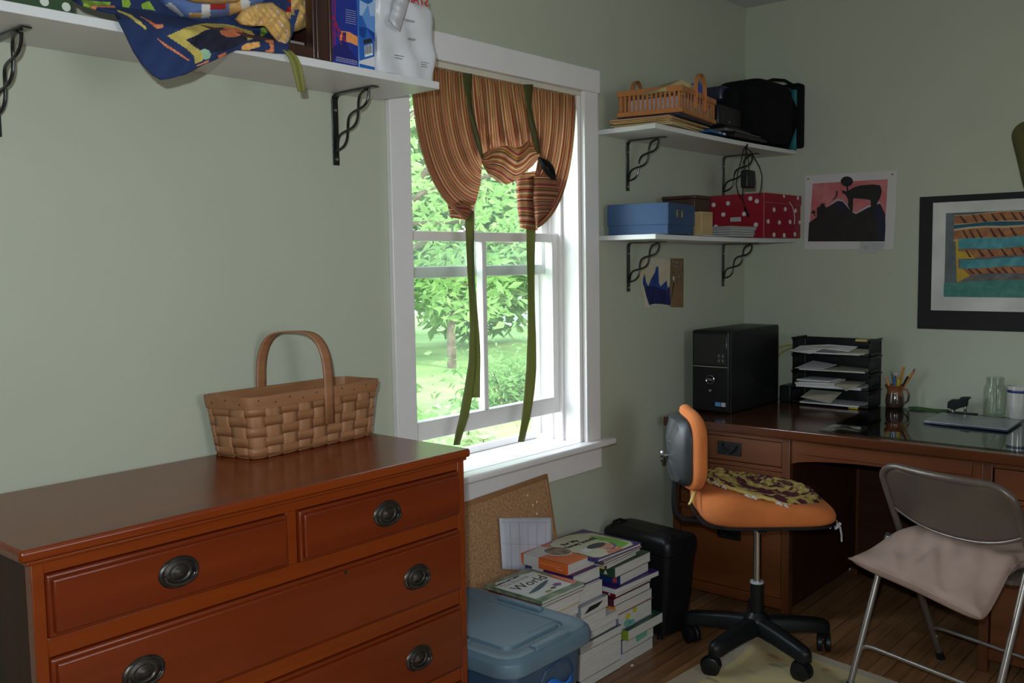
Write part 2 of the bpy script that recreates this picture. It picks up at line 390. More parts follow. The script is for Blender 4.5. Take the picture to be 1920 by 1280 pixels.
def tree(name, label, cat, x, y, trunk_h, crowns, n, size, lm, seed, group=None):
    rng = random.Random(seed)
    t = thing(name, label, cat, (x, y, -0.55), 0, group)
    g = G(); g.tube([(0, 0, -0.02), (0.03, 0.02, trunk_h * .5), (0, 0, trunk_h)], [0.09, 0.07, 0.05], 10)
    for (cx, cy, cz, r) in crowns: g.tube([(0, 0, trunk_h * 0.7), (cx * .5, cy * .5, (cz + trunk_h) * .5), (cx, cy, cz)], [0.045, 0.03, 0.012], 7)
    g.build('trunk', BARK, t)
    def shp(r):
        cx, cy, cz, R = r.choice(crowns)
        while True:
            p = Vector((r.uniform(-1, 1), r.uniform(-1, 1), r.uniform(-1, 1)))
            if 0.15 < p.length < 1: break
        return (cx + p.x * R, cy + p.y * R, cz + p.z * R * .85)
    f = foliage(rng, n, shp, size).build('foliage', lm, t, smooth=0, recalc=False)
    return t
GB = 'trees beyond the lawn'
tree('leafy_tree', 'nearest leafy tree outside the window, its thin branches hanging over the lawn', 'tree', 5.2, 7.1, 2.3,
     [(.8, -.6, 2.5, .75), (1.4, -1.1, 2.35, .7), (-.9, .6, 2.9, .9), (1.8, -1.5, 2.9, .9), (.9, -.8, 3.4, 1.1), (.55, -.4, 1.85, .40), (1.25, -1.0, 1.75, .45), (-.3, .2, 3.6, 1.0), (2.2, -1.8, 3.7, 1.0), (2.0, -1.6, 2.1, .5)], 4200, 0.13, LEAF1, 3)
tree('leafy_tree', 'broad pale green tree far beyond the lawn, behind the nearest tree', 'tree', 12.6, 12.4, 2.2,
     [(0, 0, 3.2, 2.0), (-1.6, 1.3, 3.6, 1.9), (1.5, -1.3, 3.4, 1.9), (-1.5, 1.2, 5.2, 2.0), (1.4, -1.2, 5.2, 2.0), (0, 0, 6.6, 2.2), (.3, .2, 1.9, 1.2)], 9000, 0.32, LEAF2, 4, GB)
tree('leafy_tree', 'tall tree beyond the lawn showing in the left panes of the window', 'tree', 12.0, 17.6, 2.4,
     [(0, 0, 2.6, 2.0), (-1.9, 1.5, 3.2, 2.2), (-1.4, 1.2, 5.4, 2.3), (1.4, -.6, 4.4, 2.2), (0, 0, 7.4, 2.3), (1.6, -1.2, 6.8, 2.2), (-2.2, 1.6, 1.6, 1.6)], 7600, 0.42, LEAF1, 5, GB)
tree('leafy_tree', 'dark green tree beyond the lawn showing in the right panes of the window', 'tree', 18.6, 14.0, 2.4,
     [(0, 0, 2.6, 2.2), (-1.8, 1.4, 3.4, 2.3), (-1.0, .4, 5.4, 2.3), (1.6, -1.4, 4.6, 2.4), (0, 0, 7.6, 2.4), (-2.0, 1.6, 1.4, 1.6), (1.8, -1.6, 1.6, 1.7)], 7600, 0.42, LEAF2, 6, GB)
for i, (x, y, z, lb) in enumerate([(9.2, 8.0, .35, 'round green bush on the lawn nearest the right panes'), (7.4, 9.6, .4, 'wide green bush at the far left edge of the lawn'), (12.6, 8.6, .5, 'wide green bush at the far right edge of the lawn')]):
    rng = random.Random(20 + i); t = thing('garden_bush', lb, 'bush', (x, y, -0.55), 0, 'bushes on the lawn')
    R = 0.55 + i * 0.22
    def shp(r, R=R):
        p = Vector((r.gauss(0, .4), r.gauss(0, .4), abs(r.gauss(0.4, .35)))); return (p.x * R * 1.6, p.y * R * 1.6, p.z * R * 1.3)
    g = G()
    for k in range(7): g.tube([(0, 0, -.02), (.12 * math.cos(k), .12 * math.sin(k), R * .4), (.5 * R * math.cos(k), .5 * R * math.sin(k), R)], [.02, .015, .006], 6)
    g.build('stem', BARK, t)
    foliage(rng, 1500, shp, 0.12 + .08 * i, 1).build('foliage', LEAF1 if i else LEAF2, t, smooth=0, recalc=False)
# pale shrub right under the sill
t = thing('garden_shrub', 'pale leafy shrub growing right outside under the window sill', 'shrub', (3.15, 3.2, -0.55))
g = G(); rng = random.Random(9); tips = []
for k in range(22):
    a = rng.uniform(0, 2 * PI); r_ = rng.uniform(.05, .60); h_ = rng.uniform(.92, 1.22)
    tip = (r_ * math.cos(a), r_ * math.sin(a), h_); tips.append(tip)
    g.tube([(0, 0, -.02), (tip[0] * .5, tip[1] * .5, h_ * .6), tip], [.012, .009, .004], 6)
g.build('stem', BARK, t)
def shp(r):
    q = r.choice(tips); return (q[0] + r.gauss(0, .05), q[1] + r.gauss(0, .05), q[2] + r.uniform(-.25, .05))
foliage(rng, 1300, shp, 0.11).build('foliage', LEAF3, t, smooth=0, recalc=False)
# two houses glimpsed through the trees
def house(name, label, x, y, w_, d_, h_, m, rm, rz):
    t = thing(name, label, 'house', (x, y, -0.55), rz)
    B(-w_ / 2, -d_ / 2, -.02, w_ / 2, d_ / 2, h_).build('wall', m, t, smooth=0)
    g = G(); g.prism([(-w_ / 2 - .3, h_), (w_ / 2 + .3, h_), (0, h_ + w_ * .35)], -d_ / 2 - .3, d_ / 2 + .3, 'xz'); g.build('roof', rm, t, smooth=0)
    for k in (-1, 1):
        f = B(k * w_ * .25 - .45, -d_ / 2 - .03, .9, k * w_ * .25 + .45, -d_ / 2, 2.2).build('window', WHITE, t, smooth=0)
        B(k * w_ * .25 - .38, -d_ / 2 - .035, .97, k * w_ * .25 + .38, -d_ / 2 - .03, 2.13).build('pane', mat('dark_pane', (.06, .08, .09), rough=.1), f, smooth=0)
house('shed', 'tan wooden shed glimpsed through the leaves in the left panes', 15.5, 21.6, 3.0, 3.0, 2.4, mat('tan_siding', (.62, .50, .33), rough=.8), mat('grey_shingle', (.2, .2, .2), rough=.9), -.7)
house('house', 'white house glimpsed between the trees in the right panes', 24.0, 20.5, 5.0, 5.0, 3.0, mat('white_siding', (.8, .82, .85), rough=.8), mat('grey_shingle', (.2, .2, .2)), -.8)

# ------------------------------------------------------------------ curtain
def stripes(n, l, u, v):
    f = math_node(n, l, 'FRACT', math_node(n, l, 'MULTIPLY', u, 1.0))
    rust, cream, olive, maroon, pink, tan = (.33, .075, .035), (.60, .46, .28), (.26, .19, .05), (.11, .02, .025), (.40, .15, .11), (.40, .15, .06)
    seq = [(0, rust), (.07, cream), (.10, maroon), (.15, tan), (.22, olive), (.26, pink), (.33, maroon), (.36, rust), (.43, cream), (.455, rust), (.52, olive), (.58, maroon), (.62, pink), (.68, cream), (.71, tan), (.78, maroon), (.82, rust), (.87, olive), (.90, cream), (.93, tan)]
    return ramp(n, l, f, seq)
STRIPE = uvmat('striped_cotton', stripes, rough=0.9, translucent=0.30, bump=0.15)
OLIVE = mat('olive_ribbon', (0.145, 0.145, 0.05), rough=0.55, vary=0.06, scale=40)
nn = OLIVE.node_tree; trn = nn.nodes.new('ShaderNodeBsdfTranslucent'); trn.inputs[0].default_value = (.27, .27, .11, 1); mxn = nn.nodes.new('ShaderNodeMixShader'); mxn.inputs[0].default_value = .55
nn.links.new(nn.nodes['Principled BSDF'].outputs[0], mxn.inputs[1]); nn.links.new(trn.outputs[0], mxn.inputs[2]); nn.links.new(mxn.outputs[0], nn.nodes['Material Output'].inputs[0])
cur = thing('tie_up_curtain', 'striped rust and cream tie-up curtain hanging in the top of the window', 'curtain', (2.42, WY + 0.02, 2.018))
CO = Vector(cur.location)
def cp(px, py, y): return at(px, py, 'y', y) - CO
def bez(a, b, c, d, t):
    q = 1 - t
    return tuple(q * q * q * a[i] + 3 * q * q * t * b[i] + 3 * q * t * t * c[i] + t * t * t * d[i] for i in (0, 1))
def L2(a, b, t): return (a[0] + (b[0] - a[0]) * t, a[1] + (b[1] - a[1]) * t)
def poly(pts, t):
    n_ = len(pts) - 1; i = min(int(t * n_), n_ - 1); return L2(pts[i], pts[i + 1], t * n_ - i)
TOPL, TOPR = (770, 113.5), (1080, 178.5)
U1, U2 = 0.385, 0.735
def panel(u, v):
    top = L2(TOPL, TOPR, u)
    if u <= U1:
        s = u / U1
        e = poly([(876, 412), (893, 378), (901, 345), (903, 320), (905, 292)], s)
        c1 = L2((772, 330), (893, 210), s ** 1.0); c2 = L2((838, 392), (902, 258), s ** 1.3)
        q = bez(top, c1, c2, e, v)
    elif u <= U2:
        s = (u - U1) / (U2 - U1)
        e = poly([(905, 292), (922, 279), (948, 276), (972, 280), (992, 266), (1010, 290)], s)
        q = L2(top, e, v)
        q = (q[0] + 1.5 * math.sin(s * 9 + v * 3) * v, q[1])
    else:
        s = (u - U2) / (1 - U2)
        e = poly([(1010, 290), (1003, 325), (1000, 360), (1002, 395), (1008, 428)], s)
        c1 = L2((1003, 210), (1079, 300), s); c2 = L2((1009, 262), (1062, 398), s ** 1.2)
        q = bez(top, c1, c2, e, v)
    fold = 0.010 * math.sin(u * 70 + 2.5 * math.sin(v * 3)) * (0.35 + .65 * v) + 0.006 * math.sin(u * 160)
    crump = 0.012 * math.sin(q[1] * .14 + u * 18) * v * v
    y = 2.137 - 0.055 * math.sin(PI * min(1, v * .9) ** 1.3) - fold - crump
    return cp(q[0], q[1], y)
g = G(); g.grid(panel, 210, 60, 0, uvfn=lambda a, b: (a * 12.6, b))
g.build('fabric', STRIPE, cur, smooth=60, recalc=False)
def swag(a, b):
    up_ = poly([(903, 290), (922, 277), (948, 273), (972, 277), (992, 263), (1011, 286)], a)
    dn = poly([(903, 305), (915, 327), (933, 340), (950, 346), (965, 340), (983, 325), (998, 312), (1008, 300)], a)
    q = L2(up_, dn, b); th = PI * b
    y = 2.105 - 0.045 * math.sin(th) * (0.35 + .65 * math.sin(PI * a)) - 0.006 * math.sin(a * 26 + b * 6)
    return cp(q[0], q[1], y)
g = G(); g.grid(swag, 60, 24, 0, uvfn=lambda a, b: (b * 1.5 + .28 * math.sin(a * 6.5) + .5 * a * (1 - b), a))
g.build('swag', STRIPE, cur, smooth=60, recalc=False)
def cuff(pa, pb, y0, dep, k):
    def f(a, b):
        l_, r_ = poly(pa, b), poly(pb, b); q = L2(l_, r_, .5 - .5 * math.cos(PI * a))
        return cp(q[0], q[1], y0 - dep * math.sin(PI * a) + .003 * math.sin(b * 15))
    g = G(); g.grid(f, 20, 24, 0, uvfn=lambda a, b: (b * k + .06 * math.sin(a * 3), a)); return g
cuff([(838, 372), (839, 385), (842, 398), (843, 407)], [(882, 372), (883, 390), (882, 404), (877, 413)], 2.135, .03, .8).build('hem', STRIPE, cur, smooth=60, recalc=False)
cuff([(969, 325), (968, 350), (970, 390), (975, 427)], [(1006, 320), (1008, 350), (1010, 395), (1008, 432)], 2.135, .03, 2.0).build('hem', STRIPE, cur, smooth=60, recalc=False)
cuff([(1000, 330), (999, 370), (1001, 400), (1004, 425)], [(1056, 335), (1048, 372), (1030, 398), (1010, 415)], 2.10, .035, 2.6).build('hem', STRIPE, cur, smooth=60, recalc=False)
def ribbon(pts, y, w0, w1, parent=cur):
    """flat band through pixel points at depth y, with pixel widths from w0 to w1 and slight twist"""
    g = G(); N = 40
    def f(a, b):
        q = poly(pts, b); wd = w0 + (w1 - w0) * b; 
        ww = wd * (0.82 + .18 * math.cos(b * 9))
        return cp(q[0] + (a - .5) * ww, q[1], (y if not callable(y) else y(b)) + (a - .5) * .012 * math.sin(b * 7) - .004 * math.sin(a * PI))
    g.grid(f, 6, N, 0); return g.build('ribbon', OLIVE, parent, smooth=60, recalc=False, solid=0.0008)
ribbon([(876, 138), (877, 170), (882, 205), (891, 245), (900, 280), (905, 296)], lambda b: 2.095 - .045 * b, 18, 7)
ribbon([(991, 158), (991, 190), (996, 225), (1003, 258), (1010, 288)], lambda b: 2.095 - .04 * b, 17, 10)
ribbon([(880, 395), (881, 440), (882, 500), (885, 560), (887, 620), (886, 680), (879, 730), (870, 780), (861, 812), (856, 834)], 2.128, 17, 18)
ribbon([(883, 430), (886, 500), (889, 580), (891, 660), (892, 745)], 2.138, 6, 24)
ribbon([(996, 330), (996, 400), (995, 480), (996, 560), (997, 630), (996, 690), (992, 740), (985, 790), (977, 828)], 2.116, 22, 18)
g = G(); g.cyl((1.99, WY + .022, 2.012), (2.85, WY + .022, 2.012), .0055, n=12)
g.build('rod', RODM, cur)
g = G(); g.box(1.985, WY - .002, 2.016, 2.853, WY + .03, 2.032)
tag(g.build('curtain_track', RODM), 'thin cream rail fixed under the top of the window frame', 'rail')
# claw clip
t = thing('hair_clip', 'black plastic claw clip pinching the right side of the curtain', 'clip', at(1026, 318, 'y', 2.052))
c0 = Vector(t.location)
g = G(); a_, b_ = at(1010, 296, 'y', 2.05) - c0, at(1041, 336, 'y', 2.05) - c0; d_ = b_ - a_
for s_ in (-1, 1):
    pa = [a_ + d_ * (k / 8) + Vector((0.008 * s_ * math.sin(PI * k / 8), -.006 * math.sin(PI * k / 8), .010 * s_ * math.sin(PI * k / 8))) for k in range(9)]
    g.tube(pa, [.004, .006, .008, .009, .009, .009, .008, .006, .004], 8)
g.build('jaw', BLACK, t)
g = G()
for k in range(9):
    p = a_ + d_ * (.1 + .1 * k); g.tube([p, p + Vector((.014, .006, .006))], [.0022, .001], 6)
g.build('teeth', BLACK, t)

# ------------------------------------------------------------------ shelves and brackets
SHELFM = mat('white_laminate', (0.68, 0.67, 0.66), rough=0.42, vary=0.01)
def shelf(x0, x1, zb, th, label, group, sag=0.0, y0=1.867):
    g = G(); N = 14; xs = [x0 + (x1 - x0) * i / N for i in range(N + 1)]
    def zz(x): t_ = (x - x0) / (x1 - x0); return -sag * math.sin(PI * t_) - (.006 if sag else 0) * t_
    vs = []
    for x in xs: vs += [(x, y0, zb + zz(x)), (x, WY - .001, zb + zz(x)), (x, WY - .001, zb + th + zz(x)), (x, y0, zb + th + zz(x))]
    fs = [(0, 3, 2, 1), (4 * N, 4 * N + 1, 4 * N + 2, 4 * N + 3)]
    for i in range(N):
        for k in range(4): fs.append((4 * i + k, 4 * i + (k + 1) % 4, 4 * i + 4 + (k + 1) % 4, 4 * i + 4 + k))
    g.add(vs, fs)
    return tag(g.build('wall_shelf', SHELFM, bevel=0.001), label, 'shelf', group)
shelf(-0.6, 1.872, 1.885, 0.0195, 'long white wall shelf above the dresser, loaded with quilts', 'white wall shelves')
shelf(2.966, 4.158, 1.885, 0.018, 'upper white corner shelf holding the slatted basket', 'white wall shelves', 0.005, 1.865)
shelf(2.966, 4.158, 1.487, 0.018, 'lower white corner shelf holding the blue and red boxes', 'white wall shelves', 0.004, 1.865)
def bracket(x, z, label):
    """shelf bracket: wall leg down, arm out, two crossing wavy rods"""
    t = thing('shelf_bracket', label, 'bracket', (x, WY, z), 0, 'black scroll shelf brackets')
    g = G(); wdt = .011
    path = [(0, -.003, -.196), (0, -.003, -.02)] + [(0, -.003 - .017 * (1 - math.cos(a)), -.02 + .0175 * math.sin(a)) for a in [PI / 2 * k / 5 for k in range(1, 6)]] + [(0, -.178, -.0025)]
    P = [Vector(p) for p in path]; th = .0035
    vs = []
    for i, p in enumerate(P):
        tdir = (P[min(i + 1, len(P) - 1)] - P[max(i - 1, 0)]).normalized(); nrm = Vector((0, -tdir.z, tdir.y)) * (th / 2)
        vs += [p + Vector((-wdt, 0, 0)) - nrm, p + Vector((wdt, 0, 0)) - nrm, p + Vector((wdt, 0, 0)) + nrm, p + Vector((-wdt, 0, 0)) + nrm]
    fs = [(0, 1, 2, 3), tuple(len(vs) - 4 + k for k in (3, 2, 1, 0))]
    for i in range(len(P) - 1):
        for k in range(4): fs.append((4 * i + k, 4 * i + (k + 1) % 4, 4 * i + 4 + (k + 1) % 4, 4 * i + 4 + k))
    g.add(vs, fs); g.build('frame', IRON, t, bevel=0.0012)
    for s_ in (-1, 1):
        A_, B_ = Vector((0, -.006, -.158)), Vector((0, -.145, -.006)); d = B_ - A_; pn = Vector((0, d.z, -d.y)).normalized()
        pts = [A_ + d * q + pn * (.0165 * s_ * math.sin(3 * PI * q)) + Vector((.0035 * s_ * math.cos(3 * PI * q), 0, 0)) for q in [k / 30 for k in range(31)]]
        g = G(); g.tube(pts, .0038, 8); g.build('scroll', IRON, t)
    for zz in (-.045, -.18):
        g = G(); g.lathe([(0, -.0085), (.004, -.008), (.005, -.006), (.005, -.004)], (0, 0, zz), 12, axis='y'); g.build('screw', CHROME, t)
    return t
bracket(1.709, 1.884, 'black scroll bracket under the long shelf, beside the window')
bracket(0.815, 1.884, 'black scroll bracket under the long shelf, far left above the dresser')
bracket(3.163, 1.880, 'black scroll bracket under the upper corner shelf, beside the window')
bracket(3.945, 1.876, 'black scroll bracket under the upper corner shelf with the charger cable hung on it')
bracket(3.165, 1.482, 'black scroll bracket under the lower corner shelf, by the blue mountain drawing')
bracket(3.945, 1.480, 'black scroll bracket under the lower corner shelf, above the computer tower')
def WG(t, S=None):
    """mesh helper that takes world coordinates and stores them relative to the thing t"""
    M = (Matrix.Translation(t.location) @ Matrix.Rotation(t.rotation_euler.z, 4, 'Z')).inverted()
    return G(T=M)
# ------------------------------------------------------------------ dresser
DW = wood('cherry_dresser_wood', (0.155, 0.022, 0.002), (0.22, 0.036, 0.003), 'x', rough=0.27, coat=0.18, scale=2.2, spec=.4)
DWD = wood('cherry_drawer_wood', (0.115, 0.013, 0.0012), (0.165, 0.022, 0.002), 'x', rough=0.27, coat=0.3, scale=1.6)
DARKIN = mat('dark_wood_inside', (0.03, 0.012, 0.006), rough=0.8)
PEWTER = mat('aged_brass', (0.060, 0.052, 0.045), rough=0.36, metal=0.75, vary=0.15, scale=60)
dr = thing('dresser', 'cherry brown wooden dresser with dark oval drawer pulls', 'dresser', (1.18, 1.88, 0))
SIDEW = wood('shaded_cherry_side', (0.035, 0.008, 0.003), (0.055, 0.013, 0.004), 'z', rough=.5, coat=0.0, spec=.2)  # darker copy of the cherry: shade on the left side painted in
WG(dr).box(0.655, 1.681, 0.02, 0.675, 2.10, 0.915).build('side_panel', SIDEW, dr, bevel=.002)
g = WG(dr); g.box(1.695, 1.675, 0.02, 1.715, 2.10, 0.915); g.box(0.675, 2.09, 0.05, 1.695, 2.10, 0.915); g.box(0.675, 1.69, 0.06, 1.695, 2.09, 0.075)
g.build('carcass', DW, dr, bevel=0.002)
g = WG(dr)
g.box(0.650, 1.655, 0.0, 0.672, 1.68, 0.915); g.box(1.694, 1.655, 0.0, 1.718, 1.68, 0.915)
for z0, z1 in ((0.887, 0.915), (0.737, 0.772), (0.538, 0.577), (0.335, 0.371), (0.05, 0.10)): g.box(0.672, 1.657, z0, 1.694, 1.68, z1)
g.box(1.172, 1.657, 0.772, 1.199, 1.68, 0.887)
g.build('face_frame', DW, dr, bevel=0.0015)
g = WG(dr); g.box(0.627, 1.637, 0.9175, 1.7265, 2.112, 0.94); g.build('top', DW, dr, bevel=0.007, seg=3)
g = WG(dr); g.box(0.640, 1.647, 0.909, 1.722, 2.11, 0.9175); g.build('moulding', DW, dr, bevel=0.003)
def pull(px_, pz, par, y=1.6395):
    """oval stamped plate with a swinging bail"""
    L = par['_o']; g = G()
    g.T = Matrix.Translation(Vector((px_, y, pz)) - L) @ Matrix.Diagonal((1.38, 1, 1, 1)); g.lathe([(0, -.0075), (.006, -.0075), (.009, -.0045), (.014, -.003), (.016, -.0052), (.0185, -.0052), (.0205, -.0028), (.0235, -.0022), (.0255, -.0048), (.0285, -.0044), (.031, 0), (.0, 0)], n=40, axis='y')
    g.T = Matrix.Translation(Vector((px_, y, pz)) - L)
    pts = [(.033 * math.cos(a), -.009 - .002 * math.sin(a), -.003 - .018 * math.sin(a)) for a in [PI * k / 16 for k in range(17)]]
    g.tube(pts, [.0026 + .0012 * math.sin(PI * k / 16) for k in range(17)], 8)
    for s_ in (-1, 1): g.lathe([(0, -.012), (.003, -.0115), (.0045, -.009), (.004, 0)], (s_ * .033, 0, -.003), 12, axis='y')
    g.build('handle', PEWTER, par['_p'], smooth=50)
def drawer(x0, x1, z0, z1, pulls):
    g = WG(dr)
    g.box(x0, 1.648, z0, x1, 1.70, z1); g.box(x0 + .01, 1.70, z0 + .01, x1 - .01, 2.05, z0 + .02)
    d = g.build('drawer', DWD, dr, bevel=0.0045, seg=3)
    g = WG(dr); g.box(x0 + .008, 1.6400, z0 + .008, x1 - .008, 1.6485, z1 - .008); g.build('front_panel', DWD, d, bevel=0.004, seg=3)
    for px_, pz in pulls: pull(px_, pz, {'_o': Vector(dr.location), '_p': d})
    return d
drawer(0.672, 1.171, 0.773, 0.886, [(0.913, 0.831)])
drawer(1.200, 1.693, 0.773, 0.886, [(1.442, 0.831)])
d2 = drawer(0.672, 1.693, 0.578, 0.736, [(0.834, 0.661), (1.531, 0.656)])
drawer(0.672, 1.693, 0.372, 0.537, [(0.834, 0.455), (1.531, 0.454)])
drawer(0.672, 1.693, 0.101, 0.334, [(0.834, 0.218), (1.531, 0.218)])
g = WG(dr); g.cyl((1.315, 1.6395, 0.724), (1.315, 1.643, 0.724), .0045, n=12); g.build('keyhole', mat('keyhole_dark', (.005, .004, .004), rough=.9), d2)

# ------------------------------------------------------------------ woven basket on the dresser
SPL = wood('ash_splint_brown', (0.28, 0.118, 0.048), (0.35, 0.155, 0.070), 'x', rough=0.5, coat=0.05, scale=6, bump=0.2)
SPL2 = wood('ash_splint_light', (0.32, 0.145, 0.064), (0.39, 0.185, 0.088), 'z', rough=0.5, coat=0.05, scale=6, bump=0.2)
bk = thing('splint_basket', 'brown woven splint basket with a tall hoop handle on the dresser', 'basket', (1.49, 2.03, 0.9405))
rimC = [(1.285, 1.940), (1.722, 1.966), (1.700, 2.110), (1.245, 2.100)]
basC = [(1.303, 1.956), (1.706, 1.980), (1.686, 2.103), (1.270, 2.095)]
def quadpt(c, u, v):
    a = [c[0][i] + (c[1][i] - c[0][i]) * u for i in (0, 1)]; b = [c[3][i] + (c[2][i] - c[3][i]) * u for i in (0, 1)]
    return [a[i] + (b[i] - a[i]) * v for i in (0, 1)]
def outline(s):
    """rounded unit square, s in 0..1, plus outward normal"""
    a = 2 * PI * s - 3 * PI / 4; e = 0.22
    c_, s_ = math.cos(a), math.sin(a); r = (abs(c_) ** (2 / e) + abs(s_) ** (2 / e)) ** (-e / 2)
    return .5 + .5 * r * c_, .5 + .5 * r * s_
def bpos(s, z, off=0.0):
    t = (z - .94) / .155; u, v = outline(s); A_ = quadpt(basC, u, v); Bp = quadpt(rimC, u, v)
    x, y = A_[0] + (Bp[0] - A_[0]) * t, A_[1] + (Bp[1] - A_[1]) * t
    dx, dy = u - .5, v - .5; m = max(abs(dx), abs(dy)); nx, ny = (dx if abs(dx) > m * .8 else 0), (dy if abs(dy) > m * .8 else 0); q = math.hypot(nx, ny) or 1
    return Vector((x + nx / q * off, y + ny / q * off, z))
# arc-length table
SN = 720; _acc = [0]
for i in range(SN): _acc.append(_acc[-1] + (bpos((i + 1) / SN, 1.0) - bpos(i / SN, 1.0)).length)
def sl(f):
    f = (f % 1.0) * _acc[-1]; lo, hi = 0, SN
    while hi - lo > 1:
        m = (lo + hi) // 2
        if _acc[m] <= f: lo = m
        else: hi = m
    return (lo + (f - _acc[lo]) / max(1e-9, _acc[hi] - _acc[lo])) / SN
NS = 22
SLT = [sl(i / 480) for i in range(481)]
rows = [(.9445, .9675), (.969, .9935), (.995, 1.0195), (1.021, 1.045), (1.0465, 1.068)]
for k, (z0, z1) in enumerate(rows):
    g = WG(bk)
    vs = []; fs = []
    for i in range(480):
        off = .0030 * math.cos(2 * PI * (i / 480) * NS / 2 + PI * k); off = max(-.0009, min(.0009, off))
        for zz, oo in ((z0, 0), ((z0 + z1) / 2, .0001), (z1, 0)): vs.append(bpos(SLT[i], zz, off + oo))
    for i in range(480):
        j = (i + 1) % 480
        for q in (0, 1): fs.append((3 * i + q, 3 * j + q, 3 * j + q + 1, 3 * i + q + 1))
    g.add(vs, fs); g.build('weaver', SPL, bk, smooth=50, solid=.0012, recalc=False)
g = WG(bk)
for j in range(NS):
    c = (j) / NS; wd = .0225 / _acc[-1]
    vs = []; zs = [.9415] + [(a + b) / 2 for a, b in rows] + [1.083]
    n_ = 0
    for kk in range(len(zs) * 3 - 2):
        z = zs[kk // 3] + (zs[min(kk // 3 + 1, len(zs) - 1)] - zs[kk // 3]) * (kk % 3) / 3
        kr = (kk / 3) - 1; off = -.0013 * math.cos(PI * (j + kr)) if 0 <= kr <= 4 else -.001
        for e in (-1, -.33, .33, 1): vs.append(bpos(sl(c + e * wd), z, off * 1.0))
        n_ += 1
    g.add(vs, [(4 * a + b, 4 * a + b + 1, 4 * a + b + 5, 4 * a + b + 4) for a in range(n_ - 1) for b in range(3)])
g.build('stakes', SPL2, bk, smooth=50, solid=.001, recalc=False)
g = WG(bk); vs = []; fs = []
for i in range(240):
    s = SLT[2 * i]
    for zz, oo in ((1.066, .0045), (1.081, .0055), (1.096, .0045), (1.096, -.0045), (1.081, -.0055), (1.066, -.0045)): vs.append(bpos(s, zz, oo))
for i in range(240):
    j = (i + 1) % 240
    for q in range(6): fs.append((6 * i + q, 6 * j + q, 6 * j + (q + 1) % 6, 6 * i + (q + 1) % 6))
g.add(vs, fs); rim = g.build('rim', SPL, bk, smooth=50)
g = WG(bk)
for i in range(26):
    p = bpos(sl(i / 26 + .01), 1.083 + .004 * (-1) ** i, .0058); g.lathe([(0, .0012), (.0017, .001), (.0022, 0)], p, 8, axis='y'); g.lathe([(.0022, -.0), (0, -.001)], p, 8, axis='y')
g.build('tack', IRON, rim)
g = WG(bk); vs = [bpos(SLT[4 * i], .9425, -.002) for i in range(120)]; g.flat(vs)
g.build('bottom', SPL2, bk, smooth=0)
g = WG(bk); P0, P1 = Vector((1.527, 1.950, 1.0)), Vector((1.430, 2.108, 1.0)); hp = []
for k in range(41):
    a = PI * k / 40; c_ = -math.cos(a); s_ = math.sin(a)
    x_ = .5 + .5 * (abs(c_) ** .62) * (1 if c_ > 0 else -1); z_ = 1.075 + .165 * s_ ** .62
    hp.append(P0 + (P1 - P0) * x_ + Vector((0, 0, z_ - 1.0)))
hp = [hp[0] - Vector((0, 0, .075))] + hp + [hp[-1] - Vector((0, 0, .06))]
vs = []; wv = Vector((.95, .05, 0)).normalized() * .0155
for p in hp: vs += [p - wv, p - wv * .4, p + wv * .4, p + wv]
g.add(vs, [(4 * a + b, 4 * a + b + 1, 4 * a + b + 5, 4 * a + b + 4) for a in range(len(hp) - 1) for b in range(3)])
g.build('handle', SPL, bk, smooth=50, solid=.0035)
t = thing('notebook', 'slate blue notebook lying inside the splint basket', 'notebook', (1.36, 2.025, 0.9425))
g = WG(t); g.obox((1.318, 1.982, .9435), (.125, .007, 0), (-.010, .078, 0), (0, 0, .119)); g.build('pages', PAGES, t, bevel=.001)
g = WG(t); g.obox((1.315, 1.979, 1.0626), (.131, .007, 0), (-.010, .084, 0), (0, 0, .003)); g.build('cover', mat('slate_blue_cloth', (.075, .115, .14), rough=.7, bump=.2, bscale=400), t, bevel=.001)

